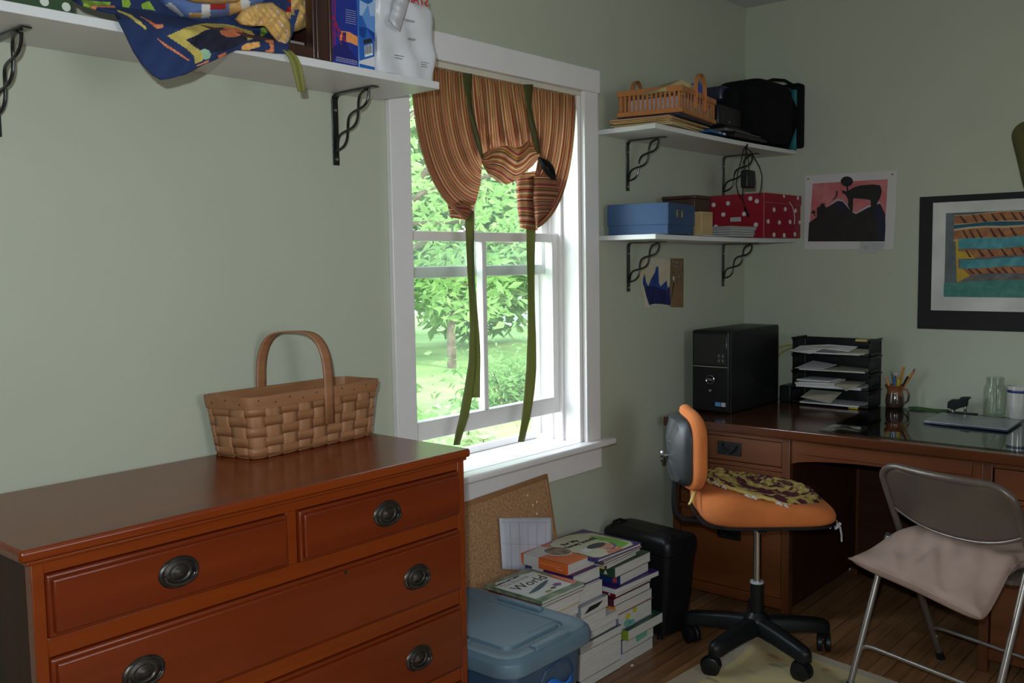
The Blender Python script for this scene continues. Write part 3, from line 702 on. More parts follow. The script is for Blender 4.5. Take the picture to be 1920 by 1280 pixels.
# ------------------------------------------------------------------ soft things: px outline at a real depth, puffed to a real thickness
def blob(name, t, outline_, y, bulge, mats, cls=None, n=64, rings=18, wr=0.0, ws=0.12, lean=0.0, flatk=.5):
    """closed pillow-like volume whose silhouette passes through the given points of the plane y"""
    P = [Vector((a, b)) for a, b in outline_]; m = len(P)
    c = sum(P, Vector((0, 0))) / m
    per = [0]
    for i in range(m): per.append(per[-1] + (P[(i + 1) % m] - P[i]).length)
    def op(s):
        d = s * per[-1]; i = 0
        while i < m - 1 and per[i + 1] < d: i += 1
        a, b = P[i], P[(i + 1) % m]; return a + (b - a) * ((d - per[i]) / max(1e-6, per[i + 1] - per[i]))
    g = WG(t); O = [op(k / n) for k in range(n)]
    for side in (-1, 1):
        vs = []; pxs = []
        for r in range(rings + 1):
            q = r / rings
            for k in range(n):
                p = c + (O[k] - c) * q
                h = bulge * (max(0, 1 - q ** 2.6)) ** flatk
                dy = side * h * (1 if side < 0 else .55) + lean * (p.y - c.y)
                wv_ = wr * (math.sin(p.x * ws + p.y * ws * .7) + .6 * math.sin(p.x * ws * 2.3 - p.y * ws * 1.9)) * (1 - q ** 4)
                vs.append(at(p.x, p.y, 'y', y + dy + wv_ * (-side if side < 0 else 1) * .5)); pxs.append(p)
        for r in range(rings):
            for k in range(n):
                a, b = r * n + k, r * n + (k + 1) % n
                cen = (pxs[a] + pxs[b] + pxs[b + n] + pxs[a + n]) / 4
                g.add([vs[a], vs[b], vs[b + n], vs[a + n]], [(0, 1, 2, 3)], cls(cen.x, cen.y) if cls else 0)
    me_o = g.build(name, mats, t, smooth=0)
    bm = bmesh.new(); bm.from_mesh(me_o.data); bmesh.ops.remove_doubles(bm, verts=bm.verts, dist=1e-5); bmesh.ops.recalc_face_normals(bm, faces=bm.faces)
    for f in bm.faces: f.smooth = True
    bm.to_mesh(me_o.data); bm.free()
    return me_o
def inpoly(x, y, P):
    r = False; j = len(P) - 1
    for i in range(len(P)):
        if (P[i][1] > y) != (P[j][1] > y) and x < (P[j][0] - P[i][0]) * (y - P[i][1]) / (P[j][1] - P[i][1]) + P[i][0]: r = not r
        j = i
    return r
NAVY = mat('navy_quilt_cotton', (0.012, 0.028, 0.10), rough=0.9, bump=0.5, bscale=90, vary=.15)
YEL = mat('yellow_batik_cotton', (0.55, 0.43, 0.10), rough=0.9, bump=0.4, bscale=150, vary=.08, scale=30)
SPACE = mat('dark_space_print', (0.012, 0.012, 0.035), rough=0.9, vary=.3, scale=25, bump=.4, bscale=90)
ORG = mat('orange_red_batik', (0.62, 0.13, 0.05), rough=0.9, col2=(.75, .28, .12), scale=45)
GRNQ = mat('lime_green_batik', (0.22, 0.34, 0.03), rough=0.9, vary=.2, scale=50)
MINT = mat('mint_batik', (0.30, 0.50, 0.33), rough=0.9, vary=.1, scale=40)
t = thing('quilt', 'navy blue planet quilt draped over the front edge of the long shelf', 'quilt', at(350, 70, 'y', 1.9))
QB = [(118, -14), (150, 7), (182, 17), (217, 25), (235, 62), (250, 95), (266, 120), (283, 138), (302, 150), (328, 145), (348, 138), (380, 122), (410, 108), (445, 93), (480, 94), (510, 99), (537, 101)]
QT = [(118, -40), (200, -40), (300, -40), (400, -40), (500, -30), (560, 20)]
def qcls(x, y):
    big = [(313, 69), (345, 55), (380, 46), (412, 46), (440, 50), (470, 60), (477, 68), (473, 76), (463, 78), (462, 65), (440, 54), (405, 54), (375, 62), (347, 75), (358, 84), (372, 94), (380, 104), (379, 116), (366, 122), (363, 106), (348, 92)]
    if inpoly(x, y, big): return 1
    inner = [(347, 76), (375, 63), (405, 55), (440, 54), (462, 66), (463, 78), (450, 84), (430, 92), (395, 100), (395, 113), (382, 104), (372, 93)]
    if (x - 433) ** 2 / 420 + (y - 62) ** 2 / 95 < 1: return 3
    if (x - 383) ** 2 / 120 + (y - 103) ** 2 / 90 < 1: return 5
    if inpoly(x, y, inner): return 2
    if inpoly(x, y, [(220, 21), (245, 30), (262, 42), (274, 52), (271, 56), (255, 44), (238, 32), (219, 24)]): return 1
    if inpoly(x, y, [(255, 28), (278, 40), (290, 47), (307, 48), (304, 52), (292, 54), (284, 48)]): return 3
    if inpoly(x, y, [(293, 72), (320, 90), (340, 103), (355, 114), (352, 115), (330, 101), (308, 88)]): return 3
    if inpoly(x, y, [(406, 104), (421, 97), (422, 102), (408, 109)]) or inpoly(x, y, [(368, 124), (390, 113), (388, 117), (370, 126)]): return 3
    if inpoly(x, y, [(452, 87), (462, 82), (486, 80), (487, 89), (468, 94), (452, 96)]): return 4
    if 497 < x < 512 and 77 < y < 98 and (x - 499) ** 2 + (y - 88) ** 2 > 40: return 3
    if inpoly(x, y, [(487, 52), (497, 52), (500, 65), (488, 72)]): return 6
    if inpoly(x, y, [(226, -5), (238, -6), (244, 8), (240, 16), (228, 14)]) or inpoly(x, y, [(265, 8), (280, 3), (290, 20), (266, 18)]): return 6
    if inpoly(x, y, [(150, 2), (205, 3), (205, 13), (160, 14)]): return 6
    if inpoly(x, y, [(150, 9), (160, 9), (185, 14), (215, 13), (215, 17), (150, 15)]): return 3
    return 0
QF = lambda a, b: L2(poly(QT, a), poly(QB, a), b)
def qsurf(a, b, back=0.0):
    q = QF(a, b); drop = max(0.0, min(1.0, (q[1] - (.178 * q[0] - 26)) / 22.0))
    y = 1.905 - .058 * drop - .010 * max(0, min(1, (q[1] - .178 * q[0]) / 60)) - .006 * math.sin(a * 30 + b * 6) - .008 * math.sin(a * 11 + 1) * b + back
    return at(q[0], q[1], 'y', y)
g = WG(t); NU, NV = 230, 110
vs = [qsurf(i / NU, j / NV) for j in range(NV + 1) for i in range(NU + 1)]
k0 = len(g.v); 
for j in range(NV):
    for i in range(NU):
        a = j * (NU + 1) + i; q = QF((i + .5) / NU, (j + .5) / NV)
        g.f.append([a, a + 1, a + NU + 2, a + NU + 1]); g.m.append(qcls(*q)); g.uv.append(None)
g.v = [g.T @ p for p in vs]
g.build('cloth', [NAVY, YEL, SPACE, ORG, mat('amber_batik', (.75, .36, .10), rough=.9, vary=.2, scale=40), MINT, GRNQ], t, smooth=60, solid=0.006, recalc=False)
FLOR = mat('yellow_floral_cotton', (0.66, 0.42, 0.14), rough=0.9, bump=0.3, bscale=60)
n = FLOR.node_tree; vo = n.nodes.new('ShaderNodeTexVoronoi'); vo.inputs['Scale'].default_value = 55; n.links.new([x for x in n.nodes if x.type == 'TEX_COORD'][0].outputs['Object'], vo.inputs['Vector'])
cc = ramp(n, n.links, vo.outputs['Distance'], [(0, (.20, .04, .06)), (.13, (.62, .50, .50)), (.24, (.60, .36, .11)), (.6, (.68, .43, .15))]); n.links.new(cc, n.nodes['Principled BSDF'].inputs['Base Color'])
PBL, PWH, PRD = mat('blue_patch', (.10, .16, .36), rough=.9, bump=.3), mat('white_grid_patch', (.62, .62, .60), rough=.9, bump=.4, bscale=200), mat('red_patch', (.30, .012, .015), rough=.9)
t = thing('quilt', 'folded patchwork quilt in blue, white and yellow lying on the navy quilt', 'quilt', at(390, 10, 'y', 1.95))
def pcls(x, y):
    if inpoly(x, y, [(322, 5), (345, 30), (332, 32), (308, 8)]) or (378 < x < 394 and y > 8) or (452 < x < 468): return 1
    if (355 < x < 378 and y > 24) or (430 < x < 452): return 2
    if 394 < x < 424 and y < 18: return 3
    return 0
blob('cloth', t, [(272, -45), (285, -10), (300, 8), (322, 22), (344, 36), (380, 37), (420, 33), (450, 26), (478, 18), (500, 4), (505, -45)], 1.925, .07, [PBL, PWH, FLOR, PRD], pcls, n=120, rings=30)
t = thing('quilt', 'yellow floral quilt slumped over the end of the quilt pile', 'quilt', at(500, 40, 'y', 1.93))
blob('cloth', t, [(440, 36), (455, 16), (480, 6), (510, 4), (535, 22), (545, 45), (546, 66), (540, 88), (533, 90), (520, 80), (508, 66), (497, 52), (488, 47), (470, 50), (450, 46)], 1.885, .028, FLOR, n=90, wr=.010, ws=.22)
blob('fold', t, [(330, -60), (318, -10), (335, -3), (365, 6), (405, 9), (445, 5), (455, -5), (450, -60)], 1.86, .05, FLOR, n=80)
t = thing('quilt', 'yellow floral quilt bundle standing against the dark wooden frame', 'quilt', at(560, 20, 'y', 1.97))
def p2cls(x, y): return 2 if (529 < x < 546 and y < 23) else (1 if (512 < x < 529 and y < 25) else 0)
blob('cloth', t, [(495, -50), (497, 5), (520, 30), (535, 50), (545, 62), (560, 59), (580, 50), (583, 30), (582, -50)], 1.945, .04, [FLOR, PBL, PRD], p2cls, n=90, wr=.012, ws=.2)
t = thing('gift_box', 'dark green white-dotted box at the far left end of the long shelf', 'box', (0.70, 2.0, 1.9045))
g = WG(t); x1 = at(136, 10, 'y', 1.885).x; g.box(0.45, 1.885, 1.9045, x1, 2.08, 2.10)
o = g.build('box_body', mat('dark_green_paper', (.022, .055, .016), rough=.7), t, bevel=.003)
g = WG(t)
for px_, py in ((83, 3), (124, 13), (40, -12), (103, -14), (60, -34), (128, -30)):
    p = at(px_, py, 'y', 1.8845); g.cyl((p.x, 1.8848, p.z), (p.x, 1.8838, p.z), .0085, n=16)
g.build('dot', mat('pale_dot', (.55, .57, .5), rough=.8), t)
# olive tie hanging from the quilts
t = thing('fabric_tie', 'olive green fabric tie dangling from the quilt pile over the shelf edge', 'tie', at(540, 96, 'y', 1.862))
g = WG(t); tp = [(531, 92), (540, 97), (549, 107), (556, 122), (559, 138), (562, 152), (565, 172)]
def tf(a, b): q = poly(tp, b); ww = 12 + 6 * math.sin(PI * b); return at(q[0] + (a - .5) * ww, q[1], 'y', 1.855 - .004 * math.sin(a * PI * 2) - .006 * b)
g.grid(tf, 8, 30); g.build('band', mat('olive_cotton', (.20, .20, .045), rough=.9, bump=.3), t, smooth=60, solid=.002, recalc=False)
# dark frame / shadow box
DKW = wood('dark_walnut', (.035, .012, .007), (.06, .022, .012), 'z', rough=.4, coat=.2)
t = thing('shadow_box', 'dark wooden display frame standing between the quilts and the blue box', 'frame', (1.46, 1.97, 1.9045))
g = WG(t)
xa, xb, xc = at(546, 100, 'y', 1.88).x, at(582, 100, 'y', 1.88).x, at(621, 112, 'y', 1.88).x
g.box(xb + .004, 1.872, 1.905, xc, 1.90, 2.25); g.box(xb + .012, 1.868, 1.905, xb + .022, 1.874, 2.25); g.box(xc - .012, 1.868, 1.905, xc - .003, 1.874, 2.25)
g.box(xa - .25, 1.872, 1.905, xb + .004, 1.90, 1.933); g.box(xa - .25, 2.06, 1.905, xc, 2.07, 2.25); g.box(xc - .01, 1.90, 1.905, xc, 2.06, 2.25); g.box(xa - .25, 1.90, 1.905, xc - .01, 2.06, 1.912)
g.build('frame', DKW, t, bevel=.002)
g = WG(t); g.box(xa - .25, 1.905, 1.935, xb + .003, 1.93, 1.948); g.build('inner_ledge', mat('grey_ledge', (.22, .21, .19), rough=.5), t, bevel=.001)
g = WG(t); g.box(xa - .24, 2.05, 1.95, xb + .003, 2.058, 2.2); g.build('backing', mat('black_felt', (.01, .008, .008), rough=.95), t)
# blue bridge box
t = thing('cardboard_box', 'blue printed box with a red bridge picture on the long shelf', 'box', (1.55, 1.97, 1.9045))
xa, xb = at(622, 114, 'y', 1.875).x, at(672, 122, 'y', 1.875).x
g = WG(t); g.box(xa, 1.875, 1.9047, xb, 2.05, 2.16)
BB = mat('royal_blue_card', (.012, .03, .26), rough=.35, coat=.3); g.build('box_body', BB, t, bevel=.0015)
def decal(t, name, m, polys, y, par=None, ax='y'):
    g = WG(t)
    for k, P in enumerate(polys): g.flat([at(a, b, ax, y - .00012 * k) for a, b in P])
    return g.build(name, m, par or t, smooth=0)
decal(t, 'printed_hill', mat('ochre_print', (.42, .36, .12), rough=.5), [[(629, 92), (655, 88), (670, 112), (630, 108)]], 1.8744)
decal(t, 'printed_sunset', mat('orange_print', (.75, .28, .08), rough=.5), [[(636, 75), (640, 58), (655, 60), (672, 70), (672, 87), (657, 80)]], 1.8746)
g = WG(t)
for a, b in (((624, 0), (624, 90)), ((628, 0), (628, 85)), ((624, 30), (648, 78)), ((624, 60), (648, 78)), ((626, 30), (640, 84)), ((624, 45), (648, 70))):
    g.bar(at(*a, 'y', 1.8738), at(*b, 'y', 1.8738), .0012, .0008, up=(0, 1, 0))
g.build('printed_bridge', mat('red_print', (.6, .02, .02), rough=.5), t)
decal(t, 'printed_band', mat('navy_print', (.01, .012, .14), rough=.5), [[(623, 90), (641, 78), (643, 60), (649, 61), (649, 80), (671, 112), (672, 117), (623, 108), (623, 90)]], 1.8742)
g = WG(t)
for k in range(3):
    pts = [at(630 + i * 1.6, 106.5 + k * 3.2 + (i * .34) + 1.0 * math.sin(i * 1.9), 'y', 1.8736) for i in range(26)]
    g.tube(pts, .0005, 5)
for r in range(7): g.bar(at(648, 18 + r * 4, 'y', 1.8738), at(668, 22 + r * 4, 'y', 1.8738), .0006, .0006, up=(0, 1, 0))
g.build('printed_lines', PAPER, t)
# reams in a plastic shop bag
t = thing('shopping_bag', 'translucent white plastic bag wrapped around a paper package at the shelf end', 'bag', (1.74, 1.97, 1.9045))
BAGM = mat('white_plastic_film', (.66, .65, .67), rough=.28, coat=.3, bump=.5, bscale=14, vary=.03)
x0, x1 = 1.592, 1.868; xm = 1.655
g = WG(t); g.box(1.665, 1.885, 1.9055, x1 - .01, 2.09, 2.09); g.build('paper_package', PAPER, t, bevel=.002)
g = WG(t)
def bagf(u, v):
    # rounded-rect skin, lumpy top gathered into a knot
    a = 2 * PI * u - 3 * PI / 4; e = .16; c_, s_ = math.cos(a), math.sin(a); r = (abs(c_) ** (2 / e) + abs(s_) ** (2 / e)) ** (-e / 2)
    k = 1.0 if v < .7 else max(.12, 1 - ((v - .7) / .3) ** 1.3 * .88)
    X = (x0 + xm) / 2 * 0 + 1.763 + (.5 * r * c_) * .215 * k - .03 * (1 - k); Y = 1.984 + (.5 * r * s_) * .222 * k - .06 * (1 - k)
    z = 1.9052 + .185 * min(1, v / .7) + (.0 if v < .7 else .055 * ((v - .7) / .3) ** .8)
    w_ = .0035 * math.sin(u * 47 + v * 9) + .003 * math.sin(u * 23 - v * 17)
    return Vector((X + c_ * w_, min(2.112, Y + s_ * w_), z))
g.grid(bagf, 120, 40, closeu=True); g.build('film', BAGM, t, smooth=60, recalc=True)
g = WG(t); g.grid(lambda a, b: at(*L2(L2((742, -12), (768, 0), a), L2((728, 38), (750, 60), a), b), 'y', 1.862 - .018 * math.sin(PI * a) + .006 * math.sin(b * 12)), 10, 20); g.build('handle', BAGM, t, smooth=60, solid=.001)
INK = mat('black_ink', (.015, .015, .015), rough=.6); RED = mat('red_ink', (.55, .02, .03), rough=.6); GRYI = mat('grey_ink', (.30, .30, .32), rough=.7)
p = at(804, 13, 'y', 1.868); words('STAPLES', .034, RED, t, Vector((p.x, 1.868, p.z)) - t.location, (1, 0, 0), (0, 0, 1), mirror=True, bold=.012, shear=.0)
g = WG(t)
for (a, b, ln) in ((757, 36, 24), (760, 39, 30), (756, 70, 24), (760, 73, 18), (742, 46, 8), (788, 46, 14), (789, 50, 10), (788, 54, 14), (791, 58, 6), (740, 103, 18), (741, 108, 14), (766, 112, 16), (768, 116, 14), (790, 116, 14), (790, 120, 10), (790, 124, 12)):
    g.bar(at(a, b, 'y', 1.8715), at(a + ln, b + ln * .17, 'y', 1.8715), .0011, .0006, up=(0, 1, 0))
g.build('printed_lines', INK, t)
t = thing('paper_ream', 'blue and white wrapped paper ream beside the plastic bag', 'paper', (1.62, 1.97, 1.9045))
g = WG(t); xr0, xr1 = at(673, 118, 'y', 1.872).x, at(703, 125, 'y', 1.872).x
g.box(xr0, 1.872, 1.9047, xr1, 2.05, 2.14); g.build('wrapper', mat('blue_wrapper', (.02, .12, .45), rough=.3, coat=.3), t, bevel=.002)
WB, LB, MB_ = mat('pale_blue_print', (.35, .50, .72), rough=.35), mat('light_blue_print', (.12, .28, .62), rough=.35), mat('deep_blue_print', (.008, .05, .30), rough=.35)
decal(t, 'printed_facet', WB, [[(674, 0), (690, 8), (679, 30), (674, 28)], [(690, 8), (704, 0), (703, 30), (694, 30)]], 1.8714)
decal(t, 'printed_facet', LB, [[(679, 30), (690, 8), (694, 30), (688, 52)], [(694, 30), (703, 30), (703, 62), (688, 52)]], 1.8713)
decal(t, 'printed_facet', MB_, [[(674, 50), (688, 52), (684, 72), (674, 66)], [(688, 52), (703, 62), (702, 78)]], 1.8712)
decal(t, 'white_base', PAPER, [[(674, 114), (703, 106), (703, 126), (674, 119)]], 1.8712)
decal(t, 'barcode_label', mat('label_white', (.7, .72, .74), rough=.5), [[(683, 86), (698, 82), (699, 103), (684, 107)]], 1.8710)
g = WG(t)
for k in range(9): g.bar(at(684.5 + k * 1.5, 86 - k * .35, 'y', 1.8706), at(685.3 + k * 1.5, 102 - k * .35, 'y', 1.8706), .0009 if k % 3 else .0014, .0006, up=(0, 1, 0))
g.bar(at(682, 79, 'y', 1.8706), at(697, 75, 'y', 1.8706), .010, .0005, up=(0, 1, 0))
g.build('barcode', INK, t)

# ------------------------------------------------------------------ storage tote
TOT = mat('slate_blue_plastic', (.105, .165, .215), rough=.42, vary=.05, bump=.08, bscale=250); TOT2 = mat('dark_blue_plastic', (.038, .075, .135), rough=.4, vary=.05, bump=.08, bscale=250)
t = thing('storage_tote', 'slate blue plastic storage tote with snap lid beside the dresser', 'tote', (1.943, 1.80, 0))
def rrect(cx, cy, hx, hy, r, n=8):
    P = []
    for (sx_, sy_, a0) in ((1, 1, 0), (-1, 1, PI / 2), (-1, -1, PI), (1, -1, 3 * PI / 2)):
        for k in range(n + 1):
            a = a0 + PI / 2 * k / n; P.append((cx + sx_ * (hx - r) + r * math.cos(a), cy + sy_ * (hy - r) + r * math.sin(a)))
    return P
def loft(g, loops, capb=True, capt=True, mi=0):
    n_ = len(loops[0][0]); vs = [(x, y, z) for P, z in loops for x, y in P]; fs = []
    for i in range(len(loops) - 1):
        for k in range(n_): fs.append((i * n_ + k, i * n_ + (k + 1) % n_, (i + 1) * n_ + (k + 1) % n_, (i + 1) * n_ + k))
    if capb: fs.append(tuple(reversed(range(n_))))
    if capt: fs.append(tuple((len(loops) - 1) * n_ + k for k in range(n_)))
    g.add(vs, fs, mi); return g
hx, hy = .192, .262
g = G(); loft(g, [(rrect(0, 0, hx - .05, hy - .05, .05), 0.0), (rrect(0, 0, hx - .042, hy - .042, .055), .012), (rrect(0, 0, hx - .02, hy - .022, .06), .325), (rrect(0, 0, hx - .006, hy - .008, .065), .330), (rrect(0, 0, hx - .006, hy - .008, .065), .356)])
g.build('body', TOT2, t, smooth=40)
H = .39
g = G(); loft(g, [(rrect(0, 0, hx + .004, hy + .004, .07), .340), (rrect(0, 0, hx + .006, hy + .006, .07), .358), (rrect(0, 0, hx + .002, hy + .002, .07), .374), (rrect(0, 0, hx - .012, hy - .012, .06), .386), (rrect(0, 0, hx - .03, hy - .03, .05), .388),
                (rrect(0, 0, hx - .045, hy - .045, .045), .384), (rrect(0, 0, hx - .062, hy - .062, .035), .383), (rrect(0, 0, hx - .064, hy - .064, .035), .377), (rrect(0, 0, hx - .072, hy - .072, .03), .377), (rrect(0, 0, hx - .076, hy - .076, .03), .386), (rrect(0, 0, hx - .09, hy - .09, .025), .387)])
lid = g.build('lid', TOT, t, smooth=30)
for sx_ in (-1, 1):
    G().box(sx_ * (hx - .035) - .012, -.085, .380, sx_ * (hx - .035) + .012, .085, .395).build('latch', TOT, lid, bevel=.006, seg=3)
for sy_ in (-1, 1):
    G().box(-.075, sy_ * (hy - .022) - .016, .374, .075, sy_ * (hy - .022) + .016, .393).build('latch', TOT, lid, bevel=.006, seg=3)
g = G(); g.tube([(-.045, -.232, .215), (-.042, -.238, .275), (-.02, -.240, .305), (.035, -.241, .314), (.085, -.240, .305), (.105, -.238, .275), (.108, -.230, .215)], .0045, 8)
g.build('handle', TOT2, t)
g = G(); g.grid(lambda a, b: (-.012 + .108 * a, -.2405 - .003 * math.sin(PI * a), .195 + .012 * a + (.062 + .018 * math.sin(a * 5 + 1)) * b), 10, 4)
st = g.build('tape_label', mat('bright_blue_tape', (.012, .13, .52), rough=.5), t, smooth=40, solid=.0008)
words('in m O', .032, INK, st, (-.004, -.2452, .212), (1, 0, .1), (0, 0, 1), bold=.01)
g = G(); g.tube([(.0 + .005 * k, -.165 + .001 * (k % 3), .3874) for k in range(24)], .0022, 6, flat=.3); g.build('embossed_mark', TOT, lid)

# ------------------------------------------------------------------ corkboard and calendar
CORK = mat('cork', (.38, .20, .095), rough=.95, scale=120, vary=.14, bump=.4, bscale=300); OAKF = wood('oak_frame', (.26, .12, .05), (.34, .17, .07), 'x', rough=.45)
ang = math.radians(8); rt = math.radians(2.2); u_ = Vector((1, 0, 0)); v_ = Vector((0, math.sin(ang), math.cos(ang)))
U = u_ * math.cos(rt) + v_ * math.sin(rt); V = v_ * math.cos(rt) - u_ * math.sin(rt); N_ = U.cross(V)   # N_ points to the room (-y)
Wd, Hh = .50, .634; TRc = Vector((2.603, 2.104, .652)); O_ = TRc - U * Wd - V * Hh
t = thing('corkboard', 'oak-framed corkboard leaning against the wall under the window', 'corkboard', O_)
t.matrix_world = Matrix(((U.x, V.x, N_.x, O_.x), (U.y, V.y, N_.y, O_.y), (U.z, V.z, N_.z, O_.z), (0, 0, 0, 1)))
B(.012, .012, .001, Wd - .012, Hh - .012, .007).build('cork_panel', CORK, t, smooth=0)
g = G(); f_ = .016; g.box(0, 0, 0, Wd, f_, .013); g.box(0, Hh - f_, 0, Wd, Hh, .013); g.box(0, f_, 0, f_, Hh - f_, .013); g.box(Wd - f_, f_, 0, Wd, Hh - f_, .013)
g.build('frame', OAKF, t, bevel=.002)
g = G()
for a, b in ((.10, .09), (.075, .085), (.085, .125), (.12, .05)): g.cyl((Wd - a, Hh - b, .007), (Wd - a, Hh - b, .0085), .0035, n=8)
g.build('pin_mark', PAPER, t)
pa, pb, pc, pd = at(936, 971, 'y', 2.072), at(1037, 970, 'y', 2.072), at(1036, 1072, 'y', 2.046), at(942, 1066, 'y', 2.046)
t = thing('calendar', 'white printed calendar sheet propped in front of the corkboard', 'calendar', pd)
def cal(a, b, d=0): p = pa.lerp(pb, a).lerp(pd.lerp(pc, a), b); return p + Vector((0, -d, 0))
g = WG(t); g.grid(lambda a, b: cal(a, b, .002 * math.sin(a * 9)), 12, 8); g.build('sheet', mat('lilac_white_paper', (.52, .51, .58), rough=.8), t, smooth=60, solid=.0012)
g = WG(t)
for k in range(1, 6): g.bar(cal(k / 6, .08, .004), cal(k / 6, 1, .004), .0012, .0006, up=(0, 1, 0))
for k in (.08, .5): g.bar(cal(.02, k, .004), cal(.98, k, .004), .001, .0006, up=(0, 1, 0))
g.build('printed_lines', GRYI, t)
# ------------------------------------------------------------------ books
def card(name, rgb, rough=.38): return mat('card_' + name, rgb, rough=rough, coat=.15, vary=.03)
C_ORANGE, C_PURPLE, C_GREEN, C_NAVY, C_RED, C_BLUE = card('orange', (.62, .12, .02)), card('purple', (.045, .015, .14)), card('dark_green', (.02, .06, .035)), card('navy', (.01, .03, .13)), card('dark_red', (.16, .008, .012)), card('blue', (.02, .10, .30))
C_WHITE, C_GREY, C_BROWN, C_TEAL, C_BLACK, C_YELLOW, C_LIME = card('white', (.60, .58, .58)), card('grey', (.25, .26, .29)), card('brown', (.14, .06, .03)), card('teal', (.10, .22, .24)), card('black', (.015, .015, .018)), card('yellow', (.65, .48, .02)), card('lime', (.22, .30, .03))
C_AMBER, C_LILAC, C_CREAM, C_PLUM, C_SLATE = card('amber', (.60, .20, .03)), card('lilac_grey', (.20, .20, .27)), card('cream', (.60, .56, .44)), card('plum', (.07, .015, .04)), card('slate', (.07, .10, .15))
def book(label, x0, y0, wd, dp, z, th, cov, rz=0.0, soft=True, group=None, spine_w=None, top_cov=None, pages=None):
    """book lying flat: spine on its -x side, page edge facing -y; (x0, y0) is the near spine corner"""
    t = thing('book', label, 'book', (x0, y0, z), rz, group)
    e = .0 if soft else .003; c = .0012 if soft else .0025
    g = G(); k = .0015; N = 10
    # page block, slightly concave fore edges
    g.box(.004, e + .001, c, wd - e - .001, dp - e, th - c); g.build('pages', pages or PAGES, t, bevel=.0006, seg=1)
    g = G(); g.box(0, 0, 0, wd, dp, c); g.box(0, 0, 0, .0035, dp, th)
    g.box(0, 0, th - c, wd, dp, th, 1)
    g.build('cover', [cov, top_cov or cov], t, bevel=.0008, seg=2)
    return t
GR, GM, GL = 'books in the right floor stack', 'books in the middle floor stack', 'books in the left floor stack'
# right stack, bottom to top
P3 = [
 ('white-covered book at the very bottom of the right floor stack', 2.650, 1.812, .205, .20, .040, C_WHITE, 0),
 ('thick teal-stamped book, second from the bottom of the right floor stack', 2.655, 1.812, .205, .20, .048, C_SLATE, 0),
 ('lime green textbook sticking out of the lower right stack', 2.668, 1.795, .228, .22, .036, C_LIME, 0),
 ('thick lilac-spined book with yellow spots on its page edge in the right stack', 2.634, 1.812, .222, .21, .062, C_LILAC, 0),
 ('orange-spined paperback with a blue top cover in the right stack', 2.618, 1.814, .235, .20, .036, C_AMBER, 0),
 ('blackish red book lying on the orange-spined paperback', 2.606, 1.812, .232, .20, .026, C_PLUM, 0),
 ('dark red book with a small white crest on the spine in the right stack', 2.622, 1.815, .226, .20, .022, C_RED, 0),
 ('thin white book with a purple back cover sticking out of the right stack', 2.60, 1.800, .262, .20, .018, C_WHITE, -.04),
 ('navy blue prep book with white letters on its spine in the right stack', 2.640, 1.808, .190, .21, .034, C_NAVY, .03),
 ('dark green textbook lying on the navy prep book', 2.606, 1.806, .232, .21, .036, C_GREEN, .02),
 ('thin black book with a yellow spine label in the right stack', 2.570, 1.815, .20, .21, .016, C_BLACK, .05),
 ('grey glossy booklet under the brown picture books', 2.545, 1.812, .235, .22, .008, C_GREY, .02),
 ('brown patterned picture book under the top book, slightly wider', 2.55, 1.812, .24, .23, .008, C_BROWN, .015),
 ('thin brown picture book directly under the boldly illustrated top book', 2.545, 1.812, .225, .235, .008, card('rust_brown', (.22, .08, .04)), -.01)]
z = .0005; bk3 = []
for lb, x0, y0, wd, dp, th, cv, rz in P3:
    bk3.append(book(lb, x0, y0, wd, dp, z, th, cv, rz, group=GR, soft=th < .05, top_cov={2: C_GREEN, 4: C_BLUE, 7: C_PURPLE}.get(len(bk3)))); z += th + .0006
ZT = z
# page-edge marks
b = bk3[1]; g = G(); g.flat([(.095, .0, .014), (.16, .0, .020), (.16, .0, .044), (.085, .0, .036)]); g.v = [v + Vector((0, -.0006, 0)) for v in g.v]; tg = g.build('ink_stamp', card('mint_ink', (.16, .42, .33)), b, smooth=0)
b = bk3[3]
for (cx_, cz_, r, m_) in ((.062, .041, .013, C_YELLOW), (.105, .051, .012, C_YELLOW), (.055, .018, .018, card('mint_ink', (.2, .4, .3))), (.085, .012, .016, card('mint_ink', (.2, .4, .3)))):
    g = G(); g.flat([(cx_ + r * math.cos(a) * 1.1, -.0003, max(.002, min(.060, cz_ + r * .7 * math.sin(a)))) for a in [2 * PI * k / 14 for k in range(14)]]); g.build('ink_spot', m_, b, smooth=0)
words('KAPLAN', .014, PAPER, bk3[8], (-.0006, .135, .011), (0, -1, 0), (0, 0, 1), bold=.02)
g = G(); g.flat([(-.0004, .012, .006), (-.0004, .030, .006), (-.0004, .030, .024), (-.0004, .012, .024)]); g.build('spine_badge', card('scarlet', (.5, .05, .05)), bk3[8], smooth=0)
g = G(); g.flat([(-.0004, .03, .008), (-.0004, .045, .008), (-.0004, .0375, .024)]); g.build('spine_badge', PAPER, bk3[9], smooth=0)
g = G(); g.flat([(-.0004, .008, .002), (-.0004, .045, .002), (-.0004, .045, .014), (-.0004, .008, .014)]); g.build('spine_label', C_YELLOW, bk3[10], smooth=0)
g = G(); g.flat([(-.0004, .02, .006), (-.0004, .03, .006), (-.0004, .025, .016)]); g.build('spine_badge', PAPER, bk3[6], smooth=0)
